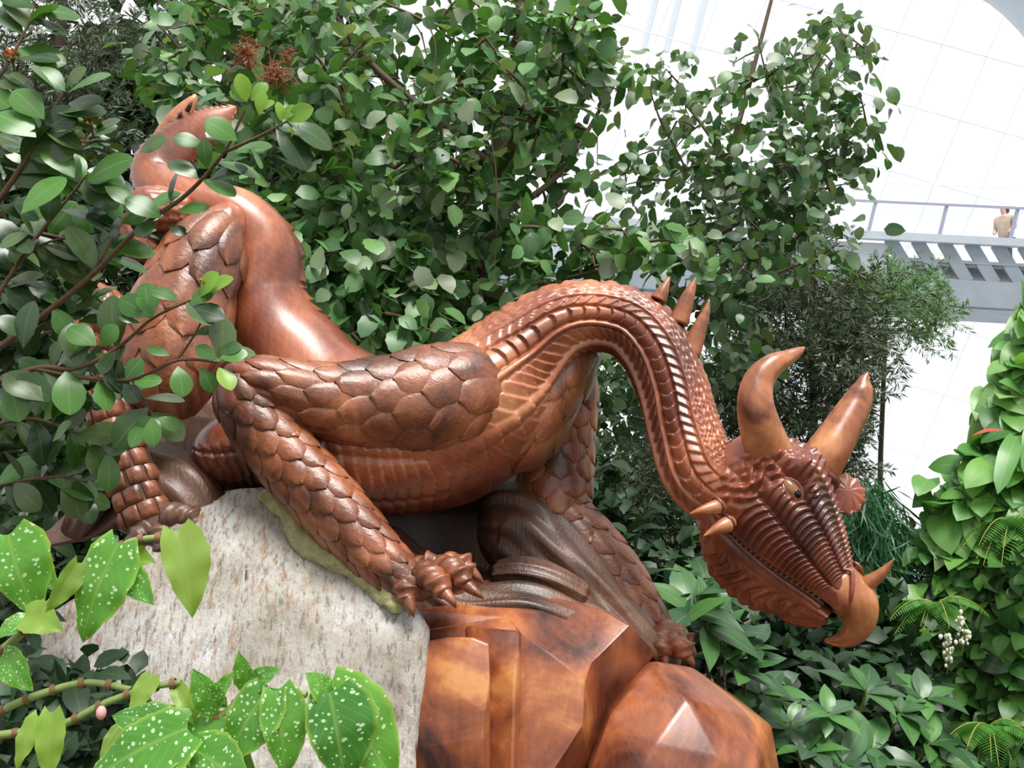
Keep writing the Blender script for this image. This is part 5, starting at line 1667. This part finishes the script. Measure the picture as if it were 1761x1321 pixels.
cluster(155, 203, 2.30, .020, M['orange'], 'orange flower cluster below the uppermost big leaves')
cluster(20, 97, 2.5, .022, M['orange'], 'orange flower cluster near the upper left corner')
cluster(352, 486, 2.30, .015, M['orange'], 'faded flower cluster in front of the scaly haunch', 30)
cluster(422, 92, 5.7, .10, M['rust'], 'wiry rust-brown dry flower cluster high above the tail', 60, True)
cluster(478, 132, 5.7, .11, M['rust'], 'wiry rust-brown dry flower cluster beside the new leaves', 60, True)
cluster(495, 95, 5.9, .06, M['rust'], 'small wiry rust-brown dry flower spray between the trees', 26, True)

# ---- spotted begonia in the front
bg_ = empty('spotted_begonia', (P(-120, 1300, 2.0)[0], 2.0, 0), 'spotted angel-wing begonia with jointed green canes in front of the boulder', 'begonia')
CN = [[(-60, 1180, 2.02), (0, 1122, 2.0), (60, 1068, 1.98), (112, 1010, 1.96), (205, 942, 1.94), (258, 926, 1.93), (306, 928, 1.93)],
      [(-60, 1260, 2.02), (0, 1224, 2.0), (70, 1194, 1.98), (150, 1174, 1.97), (226, 1186, 1.96)],
      [(-60, 1270, 2.0), (20, 1262, 1.98), (110, 1245, 1.97), (180, 1210, 1.96), (260, 1182, 1.95), (312, 1174, 1.95)],
      [(150, 1400, 2.0), (250, 1320, 1.97), (335, 1262, 1.95), (380, 1232, 1.94), (440, 1192, 1.93), (528, 1195, 1.92)],
      [(-60, 1050, 2.05), (10, 1000, 2.03), (18, 930, 2.02)]]
gb = np.array([P(-120, 1300, 2.0)[0], 2.0, 0])
cane0 = catmull([gb, gb + np.array([.02, .02, .4]), P(-110, 1240, 2.02), P(-110, 1050, 2.05)], 8)
tubes('cane', M['stem'], bg_, [(cane0, .012, .008)], 8)
for c in CN:
    q = path_px(c, 10)
    if c[0][0] == -60:
        j = int(np.argmin(np.linalg.norm(cane0 - q[0], axis=1))); q = np.vstack([cane0[j], q])
    else:
        q = np.vstack([np.array([q[0][0] - .1, q[0][1] + .02, 0]), q])
    co = tubes('cane', M['stem'], bg_, [(q, .0085, .0055)], 9)
    for i in range(6, len(q) - 1, 6):
        T = unit(q[i + 1] - q[i - 1])
        tubes('joint', M['node'], co, [(np.array([q[i] - T * .005, q[i], q[i] + T * .005]), .0095, .0095)], 9)
BL = [(204, 934, 129, 1094, 1.93, 'b', 1.05), (302, 914, 333, 1050, 1.92, 'p', 1.15), (206, 984, 256, 1032, 1.93, 'b', 1.1), (206, 956, 256, 962, 1.95, 'p', 1.5), (134, 968, 84, 1050, 1.92, 'p', .9),
      (14, 920, 48, 1054, 2.0, 'B', 1.0), (30, 945, 92, 1008, 2.02, 'b', .9), (44, 1062, -8, 1090, 1.98, 'b', 1.3), (42, 1062, 97, 1078, 1.97, 'p', 1.7), (2, 1130, 44, 1184, 1.98, 'b', 1.2),
      (462, 1182, 380, 1308, 1.92, 'b', 1.15), (474, 1188, 494, 1330, 1.91, 'b', 1.0), (566, 1192, 596, 1345, 1.90, 'B', 1.05), (562, 1188, 684, 1335, 1.93, 'B', .80), (566, 1192, 535, 1160, 1.91, 'b', 1.5),
      (376, 1218, 334, 1160, 1.93, 'b', 1.2), (372, 1215, 392, 1160, 1.94, 'b', .8), (432, 1182, 410, 1130, 1.93, 'b', 1.0), (436, 1184, 470, 1150, 1.93, 'b', 1.1),
      (312, 1250, 200, 1226, 1.93, 'B', .95), (322, 1252, 138, 1335, 1.90, 'B', .85), (305, 1275, 240, 1345, 1.89, 'b', 1.2), (335, 1290, 420, 1345, 1.9, 'b', 1.3), (310, 1262, 430, 1330, 1.93, 'B', .9),
      (302, 1182, 335, 1246, 1.95, 'p', .9), (262, 1162, 222, 1222, 1.95, 'p', 1.2), (66, 1232, 22, 1318, 1.95, 'p', .95), (88, 1226, 78, 1345, 1.94, 'p', .9), (205, 1250, 170, 1300, 1.96, 'p', .9), (418, 1245, 425, 1305, 1.94, 'p', 1.0)]
KB = {'b': LM['beg'], 'B': LM['beg_big'], 'p': LM['beg_pale']}
for bx, by, tx, ty, Y, kd, w in BL:
    b = P(bx, by, Y); d = P(tx, ty, Y - .03) - b
    L = np.linalg.norm(d)
    put_leaf('leaf', KB[kd], bg_, b, d, unit(np.array([rng.normal(0, .25), -.85, .45])), L * 1.05, w)
bp = P(174, 1226, 1.94)
uu, vv = np.meshgrid(np.linspace(0, PI, 9), np.linspace(0, 2 * PI, 12, endpoint=False), indexing='ij')
E = bp + .009 * np.stack([np.sin(uu) * np.cos(vv), np.sin(uu) * np.sin(vv), np.cos(uu) * 1.35], -1)
mk('bud', E.reshape(-1, 3), grid_faces(9, 12, True), M['pink'], bg_)
tubes('bud_stalk', M['node'], bg_, [(np.array([P(182, 1208, 1.96), P(176, 1218, 1.95), bp]), .002, .002)], 5)
E = P(52, 1080, 1.965) + np.stack([np.sin(uu) * np.cos(vv) * .013, np.sin(uu) * np.sin(vv) * .008, np.cos(uu) * .006], -1)
mk('stipule', E.reshape(-1, 3), grid_faces(9, 12, True), M['redleaf'], bg_)
# dark undergrowth below the begonia and under the log
ug = empty('undergrowth', (P(40, 1300, 2.7)[0], 2.75, 0), 'dark leafy undergrowth at the lower left beneath the begonia', 'undergrowth')
its = []
for p in ell(70, 1270, 170, 110, 2.5, 3.1, 70) + ell(170, 1190, 70, 30, 2.7, 3.0, 14) + ell(-40, 1080, 90, 130, 2.7, 3.2, 26):
    for q in range(7):
        its.append((p + rv(.03), unit(rv() + np.array([0, -.2, .1])), unit(np.array([0, -.5, .9]) + rv(.4)), rng.uniform(.05, .10)))
od = np.argsort([-i[3] / i[0][1] for i in its])
um = leaf_mesh('undergrowth_leaf', M['l_back'], shape='ovate', W=0.65, nt=5, nc=2)
for j in od[:300]: put_leaf('leaf', um, ug, *its[j])
stuff_leaves('foliage', M['l_back'], ug, [its[j] for j in od[300:]], T_LOW)
